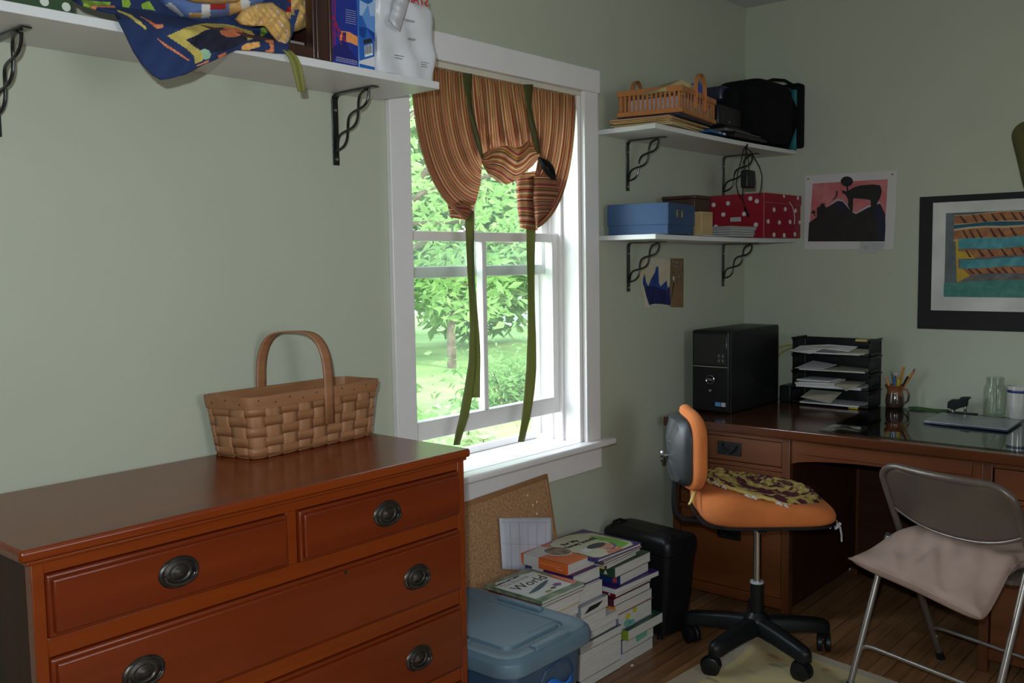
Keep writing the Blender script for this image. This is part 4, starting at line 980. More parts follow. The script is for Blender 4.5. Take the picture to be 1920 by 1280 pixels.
# illustrated picture book on the very top
tz = ZT; pb_ = thing('book', 'cream and purple picture book with a hatted cartoon child, topping the right stack', 'book', (2.508, 1.806, tz), -.045, GR)
B(.003, .003, .002, .246, .262, .0095).build('pages', PAGES, pb_)
g = G(); g.box(0, 0, 0, .25, .266, .002); g.box(0, 0, 0, .003, .266, .0115); g.box(0, 0, .0095, .25, .266, .0115); g.build('cover', C_PURPLE, pb_, bevel=.0008)
zt = .0117
def disc(cx, cy, rx, ry, z_, n=28, a0=0): return [(cx + rx * math.cos(2 * PI * k / n + a0), cy + ry * math.sin(2 * PI * k / n + a0), z_) for k in range(n)]
G().flat(disc(.122, .133, .137, .118, zt)[:] and [(max(.004, min(.236, p[0])), max(.004, min(.26, p[1])), p[2]) for p in disc(.115, .120, .150, .145, zt)]).build('cover_panel', card('cream_print', (.58, .56, .40)), pb_, smooth=0)
g = G()
for a in disc(.115, .120, .128, .122, zt + .0002, 40): pass
g.tube([(max(.006, min(.234, p[0])), max(.006, min(.258, p[1])), p[2]) for p in disc(.115, .120, .147, .142, zt + .0002, 40)], .0012, 5, closed=True); g.build('cover_border', C_BROWN, pb_)
words('for My', .030, INK, pb_, (.045, .185, zt + .0003), (1, -.05, 0), (0, 1, 0), bold=.03)
words('Honey bunch!', .030, INK, pb_, (.020, .155, zt + .0003), (1, -.02, 0), (0, 1, 0), bold=.03)
g = G(); g.box(.008, .03, zt, .012, .10, zt + .0004); g.build('printed_line', INK, pb_)
G().flat([(.155, .02, zt + .0002), (.22, .03, zt + .0002), (.23, .10, zt + .0002), (.20, .19, zt + .0002), (.17, .17, zt + .0002), (.185, .10, zt + .0002), (.15, .06, zt + .0002)]).build('printed_meadow', card('grass_print', (.18, .40, .06)), pb_, smooth=0)
G().flat(disc(.135, .078, .034, .036, zt + .0004)).build('printed_face', card('face_print', (.62, .28, .18)), pb_, smooth=0)
G().flat(disc(.118, .100, .045, .022, zt + .0006)).build('printed_hat', card('hat_print', (.03, .03, .05)), pb_, smooth=0)
G().flat([(.10, .05, zt + .0003), (.15, .055, zt + .0003), (.19, .09, zt + .0003), (.17, .05, zt + .0003), (.13, .03, zt + .0003)]).build('printed_scarf', card('violet_print', (.16, .07, .26)), pb_, smooth=0)
g = G(); g.flat([(.075, .012, zt + .0005), (.15, .008, zt + .0005), (.16, .03, zt + .0005), (.09, .035, zt + .0005)]); g.build('printed_ribbon', card('coral_print', (.65, .18, .10)), pb_, smooth=0)
# middle stack
P2 = [
 ('white-paged book at the bottom of the middle floor stack', 2.402, 1.806, .240, .205, .032, C_BLACK, 0),
 ('thick white book, second from the bottom of the middle stack', 2.404, 1.806, .240, .205, .066, C_WHITE, 0),
 ('cream-covered book, third from the bottom of the middle stack', 2.402, 1.805, .242, .205, .026, C_CREAM, 0),
 ('slate blue covered book halfway up the middle stack', 2.400, 1.804, .246, .205, .028, C_SLATE, .0),
 ('white book with a dark red corner halfway up the middle stack', 2.402, 1.808, .222, .205, .026, C_PLUM, .02),
 ('wide white paperback above the dark red cornered book', 2.404, 1.81, .225, .20, .028, C_WHITE, -.02),
 ('bent white paperback just under the dark-labelled paperback', 2.404, 1.806, .150, .20, .034, C_WHITE, 0),
 ('curled white paperback with a dark label on its page edge, in the middle stack', 2.402, 1.80, .160, .20, .040, C_GREY, .015),
 ('white pad of paper under the purple-spined book', 2.404, 1.820, .150, .20, .050, C_WHITE, .0)]
z = .0005; bk2 = []
for lb, x0, y0, wd, dp, th, cv, rz in P2:
    bk2.append(book(lb, x0, y0, wd, dp, z, th, cv, rz, group=GM, soft=True)); z += th + .0006
g = G(); g.flat([(.02, -.0004, .012), (.10, -.0004, .016), (.13, -.0004, .030), (.05, -.0004, .030)]); g.build('edge_label', C_BLACK, bk2[7], smooth=0)
bp_ = book('thick purple-spined book with a white band, second from the top of the middle stack', 2.408, 1.835, .158, .205, z, .046, C_PURPLE, -.01, soft=False, group=GM)
g = G(); g.box(-.0006, .125, .001, .159, .175, .0462); g.build('white_band', C_WHITE, bp_)
z += .0466
bo = book('orange and white paperback with an oval picture, on top of the middle stack', 2.400, 1.850, .188, .205, z, .036, C_ORANGE, -.015, soft=True, group=GM)
zt = .0362
G().box(-.0006, .125, .0005, .003, .190, zt).build('white_band', card('pale_grey_print', (.52, .50, .47)), bo)
g = G(); g.flat([(.001, .125, zt + .0002), (.11, .12, zt + .0002), (.12, .14, zt + .0002), (.10, .202, zt + .0002), (.001, .19, zt + .0002)]); g.build('pale_panel', card('pale_grey_print', (.52, .50, .47)), bo, smooth=0)
G().flat(disc(.095, .118, .048, .054, zt + .0005)).build('oval_rim', PAPER, bo, smooth=0)
G().flat(disc(.095, .118, .043, .049, zt + .0008)).build('oval_picture', mat('oval_painting', (.04, .07, .05), col2=(.40, .28, .18), scale=28), bo, smooth=0)
G().flat([(.15, .035, zt + .0003), (.185, .035, zt + .0003), (.185, .065, zt + .0003), (.15, .065, zt + .0003)]).build('price_label', PAPER, bo, smooth=0)
g = G(); g.box(-.0009, .03, .020, -.0003, .12, .021); g.box(-.0009, .02, .012, -.0003, .05, .014); g.build('spine_line', card('pale_orange', (.8, .4, .25)), bo)
# left stack under the world book
P1 = [
 ('thick white book at the bottom of the left floor stack, behind the tote', 2.178, 1.80, .20, .20, .060, C_WHITE, 0),
 ('grey book second from the bottom of the left floor stack', 2.180, 1.80, .20, .20, .050, C_GREY, 0),
 ('thick cream book in the lower left floor stack', 2.178, 1.80, .20, .20, .060, C_CREAM, 0),
 ('pale book halfway up the left floor stack', 2.180, 1.80, .205, .20, .050, C_WHITE, 0),
 ('white paperback in the upper left floor stack', 2.178, 1.80, .205, .20, .050, C_WHITE, 0),
 ('white paperback just above the middle of the left floor stack', 2.180, 1.795, .205, .20, .045, C_GREY, 0),
 ('white-paged paperback with a yellow corner below the red-edged book', 2.172, 1.78, .20, .21, .040, C_YELLOW, 0),
 ('red-edged thin book directly under the nature book', 2.166, 1.772, .212, .22, .012, C_RED, -.01)]
z = .0005
for lb, x0, y0, wd, dp, th, cv, rz in P1:
    book(lb, x0, y0, wd, dp, z, th, cv, rz, group=GL); z += th + .0006
wb = thing('book', 'nature picture book with WORLD in thin letters and a blue fish on its white cover', 'book', (2.160, 1.765, z), -.005, GL)
B(.003, .003, .002, .216, .236, .0095).build('pages', PAGES, wb)
g = G(); g.box(0, 0, 0, .22, .24, .002); g.box(0, 0, 0, .003, .24, .0115); g.box(0, 0, .0095, .22, .24, .0115); g.build('cover', mat('foliage_cover', (.05, .09, .06), col2=(.28, .33, .20), scale=22, rough=.4, coat=.2), wb, bevel=.0008)
zt = .0117
G().flat([(.008, .03, zt), (.185, .025, zt), (.20, .20, zt), (.04, .225, zt), (.008, .20, zt)]).build('cover_panel', card('white_print', (.62, .62, .60)), wb, smooth=0)
words('World', .058, INK, wb, (.028, .118, zt + .0003), (1, .03, 0), (0, 1, 0), bold=-.004, name='title')
words('The Natural', .026, GRYI, wb, (.022, .172, zt + .0003), (1, .03, 0), (0, 1, 0), name='title')
words('Explore and Learn', .016, INK, wb, (.015, .200, zt + .0003), (1, .03, 0), (0, 1, 0), bold=.02, name='title')
g = G()
fp = [(.03 + .135 * k / 14, .075 + .035 * (k / 14) ** 1.4, .011 * math.sin(PI * min(1, (k + .4) / 14.5)) ** .6) for k in range(15)]
g.flat([(x, y + r, zt + .0005) for x, y, r in fp] + [(x, y - r, zt + .0005) for x, y, r in reversed(fp)]); g.build('printed_fish', card('fish_print', (.035, .10, .11)), wb, smooth=0)
G().flat(disc(.150, .060, .020, .014, zt + .0005, 5)).build('printed_flower', card('violet_print', (.16, .07, .26)), wb, smooth=0)
G().flat(disc(.085, .042, .016, .009, zt + .0005, 6)).build('printed_shell', card('olive_print', (.25, .30, .08)), wb, smooth=0)
G().flat(disc(.118, .050, .013, .008, zt + .0006, 7)).build('printed_bug', C_BROWN, wb, smooth=0)
G().flat([(.185, .02, zt + .0002), (.215, .03, zt + .0002), (.215, .14, zt + .0002), (.20, .12, zt + .0002)]).build('printed_starfish', card('coral_print', (.65, .18, .10)), wb, smooth=0)

# ------------------------------------------------------------------ shredder
t = thing('paper_shredder', 'black paper shredder bin with a curved lid behind the book stacks', 'shredder', (3.01, 1.925, 0), -.12)
g = G(); loft(g, [(rrect(0, 0, .072, .125, .02), .02), (rrect(0, 0, .076, .130, .02), .045), (rrect(0, 0, .088, .158, .022), .325)]); g.build('bin', BLACK, t, smooth=40)
g = G(); loft(g, [(rrect(0, 0, .090, .161, .022), .328), (rrect(0, 0, .092, .163, .024), .334), (rrect(0, 0, .092, .163, .024), .372), (rrect(0, 0, .086, .157, .024), .384), (rrect(-.012, 0, .060, .140, .022), .396), (rrect(-.014, 0, .045, .120, .02), .399)]); lidS = g.build('lid', BLACK, t, smooth=40)
g = G(); g.box(-.008, -.11, .3985, -.003, .11, .4002); g.build('feed_slot', IRON, lidS)
g = G(); g.tube([(-.085, .12, .385), (-.06, .125, .405), (-.03, .12, .408), (-.005, .115, .398), (.01, .11, .39)], .006, 8); g.build('cord', BLACK, t)
g = G(); g.box(-.05, -.142, .3965, -.03, -.137, .399); g.build('badge', CHROME, lidS)
for sx_, sy_ in ((-1, -1), (1, -1), (1, 1), (-1, 1)):
    g = G(); g.cyl((sx_ * .055, sy_ * .095, .0), (sx_ * .055, sy_ * .095, .022), .012, n=12); g.build('foot', BLACK, t)

# ------------------------------------------------------------------ desk
KW = wood('oak_desk_top', (.060, .016, .006), (.090, .026, .009), 'y', rough=.20, coat=.5, scale=2.4)
KWV = wood('oak_desk_panel', (.098, .025, .006), (.145, .042, .011), 'y', rough=.38, coat=.15, scale=2.0)
KWZ = wood('oak_desk_post', (.080, .022, .007), (.120, .036, .011), 'z', rough=.38, coat=.15, scale=2.0)
HAM = mat('hammered_black_iron', (.010, .012, .013), rough=.4, bump=.4, bscale=200, metal=.3)
dk = thing('desk', 'dark oak double-pedestal desk against the right-hand wall', 'desk', (3.76, 1.19, 0))
g = WG(dk); g.box(3.355, .27, .725, 4.135, 2.075, .760); g.build('top', KW, dk, bevel=.003)
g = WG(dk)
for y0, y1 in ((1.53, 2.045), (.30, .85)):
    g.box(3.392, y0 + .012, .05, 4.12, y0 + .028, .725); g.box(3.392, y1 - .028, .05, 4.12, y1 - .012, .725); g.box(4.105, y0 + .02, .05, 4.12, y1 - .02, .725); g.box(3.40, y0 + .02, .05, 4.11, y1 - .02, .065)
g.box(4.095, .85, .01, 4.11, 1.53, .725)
g.build('carcass', wood('shaded_oak_inside', (.035, .010, .004), (.055, .016, .006), 'y', rough=.55, coat=0.0, spec=.25), dk)  # desk oak darkened, the kneehole's shade put into its colour
for y0 in (1.53, 2.013, .82, .30):
    g = WG(dk); g.box(3.38, y0, 0, 3.412, y0 + .032, .725); g.build('post', KWZ, dk, bevel=.002)
    g = WG(dk); g.box(4.09, y0, 0, 4.122, y0 + .032, .725); g.build('post', KWZ, dk, bevel=.002)
for y0, y1 in ((1.562, 2.013), (.332, .82)):
    for z0, z1 in ((.705, .725), (.588, .604), (.385, .402), (.045, .085)): WG(dk).box(3.384, y0, z0, 3.41, y1, z1).build('rail', KWV, dk, bevel=.001)
def desk_drawer(y0, y1, z0, z1, hz):
    g = WG(dk); g.box(3.386, y0, z0, 3.41, y1, z1); g.box(3.41, y0 + .01, z0 + .01, 4.0, y1 - .01, z0 + .02); d = g.build('drawer', KWV, dk, bevel=.0015)
    yc = (y0 + y1) / 2
    g = WG(dk); g.box(3.3825, yc - .052, hz - .027, 3.386, yc + .052, hz + .027)
    for s_ in (-1, 1): g.cyl((3.372, yc + s_ * .032, hz + .012), (3.386, yc + s_ * .032, hz + .012), .0045, n=10)
    g.tube([(3.374, yc + s_ * .032, hz + .012 - .026 * (1 - abs(s_) ** 2.5)) for s_ in [-1 + k / 8 for k in range(17)]], .003, 8)
    g.build('handle', HAM, d, bevel=.001)
for y0, y1 in ((1.566, 2.009), (.336, .816)):
    desk_drawer(y0, y1, .607, .702, .655); desk_drawer(y0, y1, .405, .585, .53); desk_drawer(y0, y1, .088, .382, .312)
# arched kneehole rail
g = WG(dk); A_ = [(.852, .722), (1.53, .722)] + [(1.53 - .678 * k / 20, .625 + .032 * math.sin(PI * k / 20) ** .6) for k in range(21)]
g.prism(A_, 3.388, 3.406, 'yz'); g.build('arched_rail', KWV, dk, bevel=.001)
g = WG(dk); g.box(3.3835, .885, .668, 3.388, 1.500, .716); g.build('centre_drawer', KWV, dk, bevel=.0015)
# clear glass sheet protecting the top
DG = clear_glass('desk_glass', (.62, .68, .65), 0.06)
ZG = .7652
t = thing('glass_sheet', 'clear glass sheet covering most of the desk top', 'glass', (3.76, .87, .7605)); g = WG(t)
g.add([(3.405, .30, .7606), (4.11, .30, .7606), (4.11, 1.46, .7606), (3.405, 1.425, .7606), (3.405, .30, ZG), (4.11, .30, ZG), (4.11, 1.46, ZG), (3.405, 1.425, ZG)], [(0, 3, 2, 1), (4, 5, 6, 7), (0, 1, 5, 4), (1, 2, 6, 5), (2, 3, 7, 6), (3, 0, 4, 7)])
g.build('sheet', DG, t, smooth=0)

ZD = .7603
# computer tower
t = thing('computer_tower', 'black desktop computer tower at the left end of the desk', 'computer', (3.79, 1.967, ZD))
g = G(); loft(g, [(rrect(.01, 0, .225, .087, .004), .004), (rrect(.01, 0, .225, .087, .004), .346), (rrect(.01, 0, .221, .083, .006), .350)]); g.build('case', BLACK, t, smooth=40)
PG = mat('glossy_black_plastic', (.010, .010, .011), rough=.16, coat=.4)
g = G(); g.box(-.236, -.087, .004, -.214, .087, .350); fp_ = g.build('front_panel', BLACK, t, bevel=.008, seg=3)
g = G(); g.box(-.2385, -.078, .205, -.235, .078, .335); g.build('drive_bezel', PG, fp_, bevel=.002)
g = G(); g.box(-.2392, -.076, .298, -.2384, .076, .2995); g.box(-.2392, -.076, .262, -.2384, .076, .2635); g.box(-.2392, -.074, .335, -.2384, -.01, .338); g.build('drive_slot', IRON, fp_)
g = G(); g.box(-.2375, -.080, .195, -.2358, .080, .199); g.build('seam', CHROME, fp_, bevel=.0005)
g = G(); g.tube([(-.2372, .000 + .0185 * math.cos(a), .142 + .0185 * math.sin(a)) for a in [2 * PI * k / 30 for k in range(30)]], .0011, 6, closed=True); g.build('logo_ring', CHROME, fp_)
words('DELL', .012, CHROME, fp_, (-.2372, .0135, .138), (0, -1, 0), (0, 0, 1), name='logo_letters', bold=.02)
g = G(); g.lathe([(0, -.2395), (.005, -.239), (.007, -.236)], (0, 0.000, .095), 16, axis='x'); g.build('power_button', CHROME, fp_)
g = G()
for zz in (.225, .245):
    for yy in (-.042, -.060): g.box(-.2392, yy - .004, zz - .006, -.2384, yy + .004, zz + .006)
g.build('usb_port', mat('grey_port', (.12, .12, .12), rough=.4), fp_)
g = G(); g.box(-.2368, -.050, .031, -.2358, -.024, .048); g.build('sticker', card('sky_blue', (.12, .32, .65)), fp_)
g = G(); g.box(-.2368, -.072, .031, -.2358, -.053, .048); g.build('sticker', card('pale_silver', (.55, .58, .66)), fp_)
g = G()
for k in range(7): g.box(.02 + .02 * k, -.06, .3496, .03 + .02 * k, .05, .3508)
g.build('vent', IRON, t)
for sx_ in (-.17, .19):
    for sy_ in (-.06, .06):
        g = G(); g.cyl((sx_, sy_, 0), (sx_, sy_, .005), .01, n=12); g.build('foot', BLACK, t)
# yellow cable loop and small black adapter behind the tower
t = thing('network_cable', 'yellow network cable looping out behind the computer tower', 'cable', at(1470, 655, 'y', 1.86) + Vector((0, 0, 0)))
g = WG(t); YC = mat('yellow_cable', (.50, .42, .03), rough=.5)
pp = [(1440, 700), (1448, 685), (1456, 672), (1463, 662), (1474, 656), (1486, 651), (1492, 648), (1486, 646), (1474, 647), (1460, 651), (1450, 656)]
g.tube([at(a, b, 'x', 4.13) for a, b in pp] + [at(1446, 740, 'x', 4.12), at(1446, 758, 'x', 4.12)][:0], .0028, 8); g.build('wire', YC, t)
t = thing('power_adapter', 'small black box between the computer tower and the paper trays', 'adapter', (4.075, 1.845, ZD)); g = G(); g.box(-.06, -.03, 0, .045, .028, .075); g.build('adapter_body', BLACK, t, bevel=.008, seg=3)
# stacked letter trays
t = thing('letter_trays', 'black four-tier slotted plastic letter trays at the back of the desk', 'tray', (4.07, 1.632, ZD))
X0, X1, Y0, Y1 = -.068, .074, -.172, .172
for k in range(4):
    z0 = .004 + .074 * k; g = G()
    g.box(X0, Y0, z0, X1, Y1, z0 + .0035)
    g.box(X1 - .004, Y0, z0, X1, Y1, z0 + .066)
    for ys in (Y0, Y1 - .004):
        g.box(X0, ys, z0, X1, ys + .004, z0 + .014); g.box(X0, ys, z0 + .056, X1, ys + .004, z0 + .068); g.box(X0, ys, z0, X0 + .012, ys + .004, z0 + .068)
        for q in range(9): g.box(X0 + .018 + q * .013, ys, z0 + .014, X0 + .024 + q * .013, ys + .004, z0 + .057)
    g.box(X0, Y0, z0, X0 + .003, Y0 + .04, z0 + .012); g.box(X0, Y1 - .04, z0, X0 + .003, Y1, z0 + .012)
    g.box(X0 - .004, Y0 - .004, z0 + .066, X1 + .002, Y0 + .006, z0 + .072); g.box(X0 - .004, Y1 - .006, z0 + .066, X1 + .002, Y1 + .004, z0 + .072)
    g.build('tier', BLACK, t, bevel=.001, seg=1)
t2 = thing('sticky_note', 'yellow sticky note folded over the top right rim of the letter trays', 'note', (4.02, 1.50, ZD + .2985)); g = G(); g.box(-.02, -.03, 0, .02, .02, .0012); g.box(-.0212, -.03, -.008, -.02, .02, .0012); g.build('note', card('note_yellow', (.50, .34, .09)), t2)
def sheets(name, label, base, parts):
    t = thing(name, label, 'paper', base)
    for i, (P, zz, th) in enumerate(parts):
        g = WG(t); n_ = len(P); rr = random.Random(i + len(label))
        top = [Vector((x, y, zz + th + d)) for x, y, d in P]; bot = [p - Vector((0, 0, th)) for p in top]
        g.add(bot + top, [tuple(reversed(range(n_))), tuple(range(n_, 2 * n_))] + [(k, (k + 1) % n_, n_ + (k + 1) % n_, n_ + k) for k in range(n_)])
        g.build('sheet', PAPER if i % 3 != 1 else card('cream', (.60, .56, .44)), t, smooth=0)
zz = [ZD + .0085 + .074 * k for k in range(4)]
sheets('loose_papers', 'pile of opened letters fanned over the top letter tray', (4.04, 1.64, zz[3]), [
    ([(3.995, 1.50, 0), (4.13, 1.48, 0), (4.135, 1.78, 0), (3.99, 1.76, 0)], zz[3], .006), ([(3.975, 1.472, .0), (4.08, 1.475, .010), (4.09, 1.60, .010), (3.97, 1.585, -.001)], zz[3] + .0065, .004),
    ([(3.965, 1.80 - .005, -.004), (3.955, 1.70, -.010), (3.985, 1.66, .012), (3.99, 1.545, .004), (4.05, 1.53, .020), (4.06, 1.66, .022), (4.05, 1.79, .012)], zz[3] + .011, .003)])
sheets('loose_papers', 'thin stack of white papers in the second letter tray from the top', (4.04, 1.64, zz[2]), [
    ([(3.99, 1.475, 0), (4.13, 1.48, 0), (4.13, 1.77, 0), (3.975, 1.76, 0)], zz[2], .005), ([(3.975, 1.48, 0), (4.10, 1.49, 0), (4.11, 1.62, .004), (3.965, 1.66, -.002)], zz[2] + .0055, .003), ([(3.97, 1.65, .0), (4.08, 1.63, .010), (4.10, 1.75, .02), (3.965, 1.775, -.002)], zz[2] + .009, .0015)])
sheets('loose_papers', 'thick wad of white papers spilling out of the third letter tray from the top', (4.04, 1.64, zz[1]), [
    ([(3.985, 1.49, 0), (4.13, 1.50, 0), (4.13, 1.77, 0), (3.965, 1.77, 0)], zz[1], .012), ([(3.975, 1.60, 0), (4.10, 1.60, 0), (4.11, 1.76, .0), (3.955, 1.77, 0)], zz[1] + .0125, .008), ([(3.965, 1.61, -.002), (4.10, 1.60, .004), (4.10, 1.75, .004), (3.95, 1.755, -.004)], zz[1] + .021, .006),
    ([(3.968, 1.62, .0), (4.08, 1.61, 0), (4.09, 1.75, .0), (3.96, 1.765, 0)], zz[1] + .028, .006), ([(3.93, 1.53, -.012), (3.99, 1.495, .008), (4.08, 1.50, .012), (4.06, 1.60, .012), (3.985, 1.60, .004)], zz[1] + .0135, .002)])
sheets('loose_papers', 'white sheet hanging down out of the bottom letter tray', (4.04, 1.64, zz[0]), [
    ([(3.985, 1.50, 0), (4.13, 1.50, 0), (4.13, 1.77, 0), (3.985, 1.76, 0)], zz[0], .006), ([(3.955, 1.61, .005), (4.06, 1.60, .042), (4.07, 1.745, .042), (3.962, 1.745, .022)], zz[0] + .0065, .0015)])
t2 = thing('ballpoint_pen', 'small yellow pen lying in front of the letter trays', 'pen', (3.985, 1.52, ZD)); g = G(); g.tube([(0, .02, .004), (0, -.02, .004)], [.003, .0035], 10); g.build('pen_barrel', YC, t2); g = G(); g.tube([(0, .02, .004), (0, .03, .004)], [.003, .001], 8); g.build('tip', IRON, t2)
# pencil pot
pt = thing('pottery_mug', 'brown glazed pottery mug holding pencils beside the letter trays', 'mug', (4.10, 1.385, ZG + .0003))
g = G(); g.lathe([(0, 0), (.030, 0), (.036, .006), (.0385, .025), (.037, .045), (.033, .062), (.031, .072), (.036, .086), (.043, .097), (.041, .098), (.034, .088), (.028, .07), (.033, .05), (.034, .02), (.028, .008), (0, .008)], n=36)
m = mat('brown_glaze', (.055, .028, .018), rough=.15, coat=.6, vary=.2)
nn = m.node_tree; tcn = [x for x in nn.nodes if x.type == 'TEX_COORD'][0]; sp = nn.nodes.new('ShaderNodeSeparateXYZ'); nn.links.new(tcn.outputs['Object'], sp.inputs[0])
nz = nn.nodes.new('ShaderNodeTexNoise'); nz.inputs['Scale'].default_value = 35; nn.links.new(tcn.outputs['Object'], nz.inputs['Vector'])
hh = math_node(nn.nodes, nn.links, 'ADD', sp.outputs[2], math_node(nn.nodes, nn.links, 'MULTIPLY', nz.outputs[0], .05))
nn.links.new(ramp(nn, nn.links, hh, [(0, (.05, .032, .026)), (.082, (.06, .035, .026)), (.092, (.26, .09, .035))], const=False), nn.nodes['Principled BSDF'].inputs['Base Color'])
g.build('mug_body', m, pt, smooth=60)
g = G(); g.tube([(-.010, -.034, .085), (-.012, -.052, .082), (-.012, -.062, .060), (-.011, -.058, .035), (-.008, -.036, .018)], [.007, .008, .0075, .007, .006], 10, flat=.6); g.build('handle', m, pt, smooth=60)
def stick(name, label, cat, top, m, r=.0035, tip=None, tipm=None, group=None, foot=(0, 0)):
    b_ = Vector((4.10 + foot[0], 1.385 + foot[1], ZG + .012)); tp_ = Vector(top); L_ = (tp_ - b_).length; d = (tp_ - b_).normalized()
    t = thing(name, label, cat, b_, 0, group); g = WG(t); g.tube([b_, tp_], r, 6 if 'pencil' in name else 10); g.build('barrel', m, t, smooth=30)
    if tip:
        g = WG(t); g.tube([tp_ - d * .002, tp_ + d * tip], [r * 1.02, r * (1.0 if tip < .02 else .3)], 10); g.build('eraser' if tip < .02 else 'cap', tipm, t)
PENC = mat('pencil_yellow', (.62, .24, .02), rough=.35); ERAS = mat('pink_eraser', (.45, .2, .18), rough=.8)
def tp(a, b, x=4.095): return at(a, b, 'x', x)
stick('pencil', 'yellow pencil leaning out to the left side of the mug', 'pencil', tp(1661, 708), PENC, .0045, .006, mat('pale_wood', (.5, .35, .2)), 'pencils in the mug', (.0, -.01))
stick('pencil', 'tallest yellow pencil standing in the middle of the mug', 'pencil', tp(1694, 690), PENC, .0045, .005, PENC, 'pencils in the mug', (.012, .004))
stick('pencil', 'yellow pencil with a grey eraser leaning out to the right of the mug', 'pencil', tp(1711, 700), PENC, .0045, .010, ERAS, 'pencils in the mug', (0, .014))
stick('pencil', 'sharpened yellow pencil furthest right in the mug', 'pencil', tp(1713, 695, 4.11), PENC, .004, .010, CHROME, 'pencils in the mug', (.012, .014))
stick('pencil', 'short orange pencil in the middle of the mug', 'pencil', tp(1691, 708, 4.085), PENC, .004, .004, PENC, 'pencils in the mug', (-.012, .004))
stick('ballpoint_pen', 'blue pen standing in the mug', 'pen', tp(1678, 708, 4.09), card('blue', (.02, .10, .30)), .0045, .008, C_NAVY, None, (-.01, 0))
stick('ballpoint_pen', 'grey-blue pen leaning left in the mug', 'pen', tp(1672, 700, 4.105), C_SLATE, .004, .01, CHROME, None, (.012, -.004))
stick('ballpoint_pen', 'orange and white pen standing behind the blue pen', 'pen', tp(1680, 702, 4.11), PENC, .0035, .006, PAPER, None, (.016, .0))
stick('marker_pen', 'lime green highlighter standing in the mug', 'marker', tp(1686, 710, 4.095), card('highlighter', (.55, .70, .05)), .0045, .004, C_LIME, None, (.0, .0))
stick('marker_pen', 'black marker in the mug', 'marker', tp(1701, 708, 4.09), BLACK, .0045, .006, BLACK, None, (-.006, .012))
# green scabbard-like ruler strip
t = thing('glasses_case', 'long dark green fabric strip lying between the mug and the stapler', 'strap', (4.10, 1.25, ZG)); g = WG(t)
pp = [(4.095, 1.325), (4.10, 1.28), (4.105, 1.24), (4.098, 1.20), (4.09, 1.165)]
g.grid(lambda a, b: Vector((poly(pp, b)[0] + (a - .5) * .034, poly(pp, b)[1], ZG + .0012 + .009 * math.sin(PI * a) ** .7 + .002 * math.sin(b * 8))), 10, 24); g.build('strap', mat('green_webbing', (.03, .085, .02), rough=.8, stretch=(1, 60, 1), vary=.25), t, smooth=60)
t['category'] = 'strap'; t.name = 'webbing_strap'
# stapler / punch
t = thing('hole_punch', 'black one-hole punch standing near the glass jar', 'punch', (4.085, 1.115, ZG)); g = G()
g.box(-.018, -.060, 0, .018, .055, .006); g.build('base', BLACK, t, bevel=.002)
g = G(); g.prism([(.052, .020), (.050, .046), (.034, .058), (.006, .060), (.0, .070), (-.034, .073), (-.036, .066), (-.026, .060), (-.024, .034), (.0, .026), (.02, .016)], -.012, .012, 'yz'); g.build('handle', BLACK, t, bevel=.004, seg=3)
g = G(); g.cyl((0, -.016, .005), (0, -.016, .036), .006, n=14); g.cyl((0, .03, .005), (0, .03, .024), .009, n=12); g.build('plunger', CHROME, t)
# glass jar
t = thing('glass_jar', 'clear glass jar standing at the back of the desk', 'jar', (4.105, .995, ZG + .0003)); g = G()
JG = clear_glass('jar_glass', (.955, .975, .96), .035)
g.lathe([(0, .0), (.036, .0), (.041, .004), (.042, .012), (.042, .105), (.040, .116), (.033, .128), (.031, .133), (.0325, .136), (.031, .139), (.0325, .145), (.031, .149), (.0325, .153), (.031, .157), (.0285, .157), (.0285, .135), (.037, .115), (.0385, .10), (.0385, .012), (.034, .007), (0, .007)], n=48)
g.build('jar_body', JG, t, smooth=60)
g = G()
for k in range(3): g.tube([(.0305 * math.cos(a) * 1.06, .0305 * math.sin(a) * 1.06, .138 + .006 * k + .0008 * a) for a in [2 * PI * q / 30 for q in range(31)]], .0009, 6)
for k in range(14):
    a = PI + (k - 7) * .13; g.tube([(.0424 * math.cos(a + .03 * math.sin(k)), .0424 * math.sin(a + .03 * math.sin(k)), .03 + .012 * (k % 5)), (.0424 * math.cos(a + .07), .0424 * math.sin(a + .07), .042 + .012 * (k % 5))], .0016, 6)
g.build('embossing', JG, t)
# banded mug at the frame edge
t = thing('ceramic_mug', 'white mug with a dark blue band at the right edge of the desk', 'mug', (4.09, .905, ZG + .0003)); CW = mat('white_glaze', (.52, .50, .47), rough=.18, coat=.4)
g = G(); g.lathe([(0, 0), (.034, 0), (.037, .005), (.040, .06), (.0415, .130), (.0385, .130), (.036, .06), (.033, .012), (0, .010)], n=36); g.build('mug_body', CW, t, smooth=60)
g = G(); g.lathe([(.0410, .104), (.0418, .105), (.0421, .114), (.0414, .115)], n=36); g.build('blue_band', C_NAVY, t, smooth=60)
# closed laptop / tablet
t = thing('laptop', 'thin closed silver laptop lying on the glass near the front of the desk', 'laptop', (3.87, 1.02, ZG)); g = WG(t)
SIL = mat('brushed_silver', (.30, .32, .35), rough=.34, metal=.4)
O1, O2, O3 = Vector((3.763, 1.163, ZG)), Vector((3.742, .862, ZG)), Vector((3.985, .868, ZG))
g.obox(O1 + Vector((0, 0, .001)), O2 - O1, O3 - O2, (0, 0, .006)); g.build('base', card('blue_black', (.006, .010, .035)), t, bevel=.002, seg=3)
g = WG(t); g.obox(O1 + Vector((0, 0, .0073)), O2 - O1, O3 - O2, (0, 0, .0045)); g.build('lid', SIL, t, bevel=.0025, seg=3)
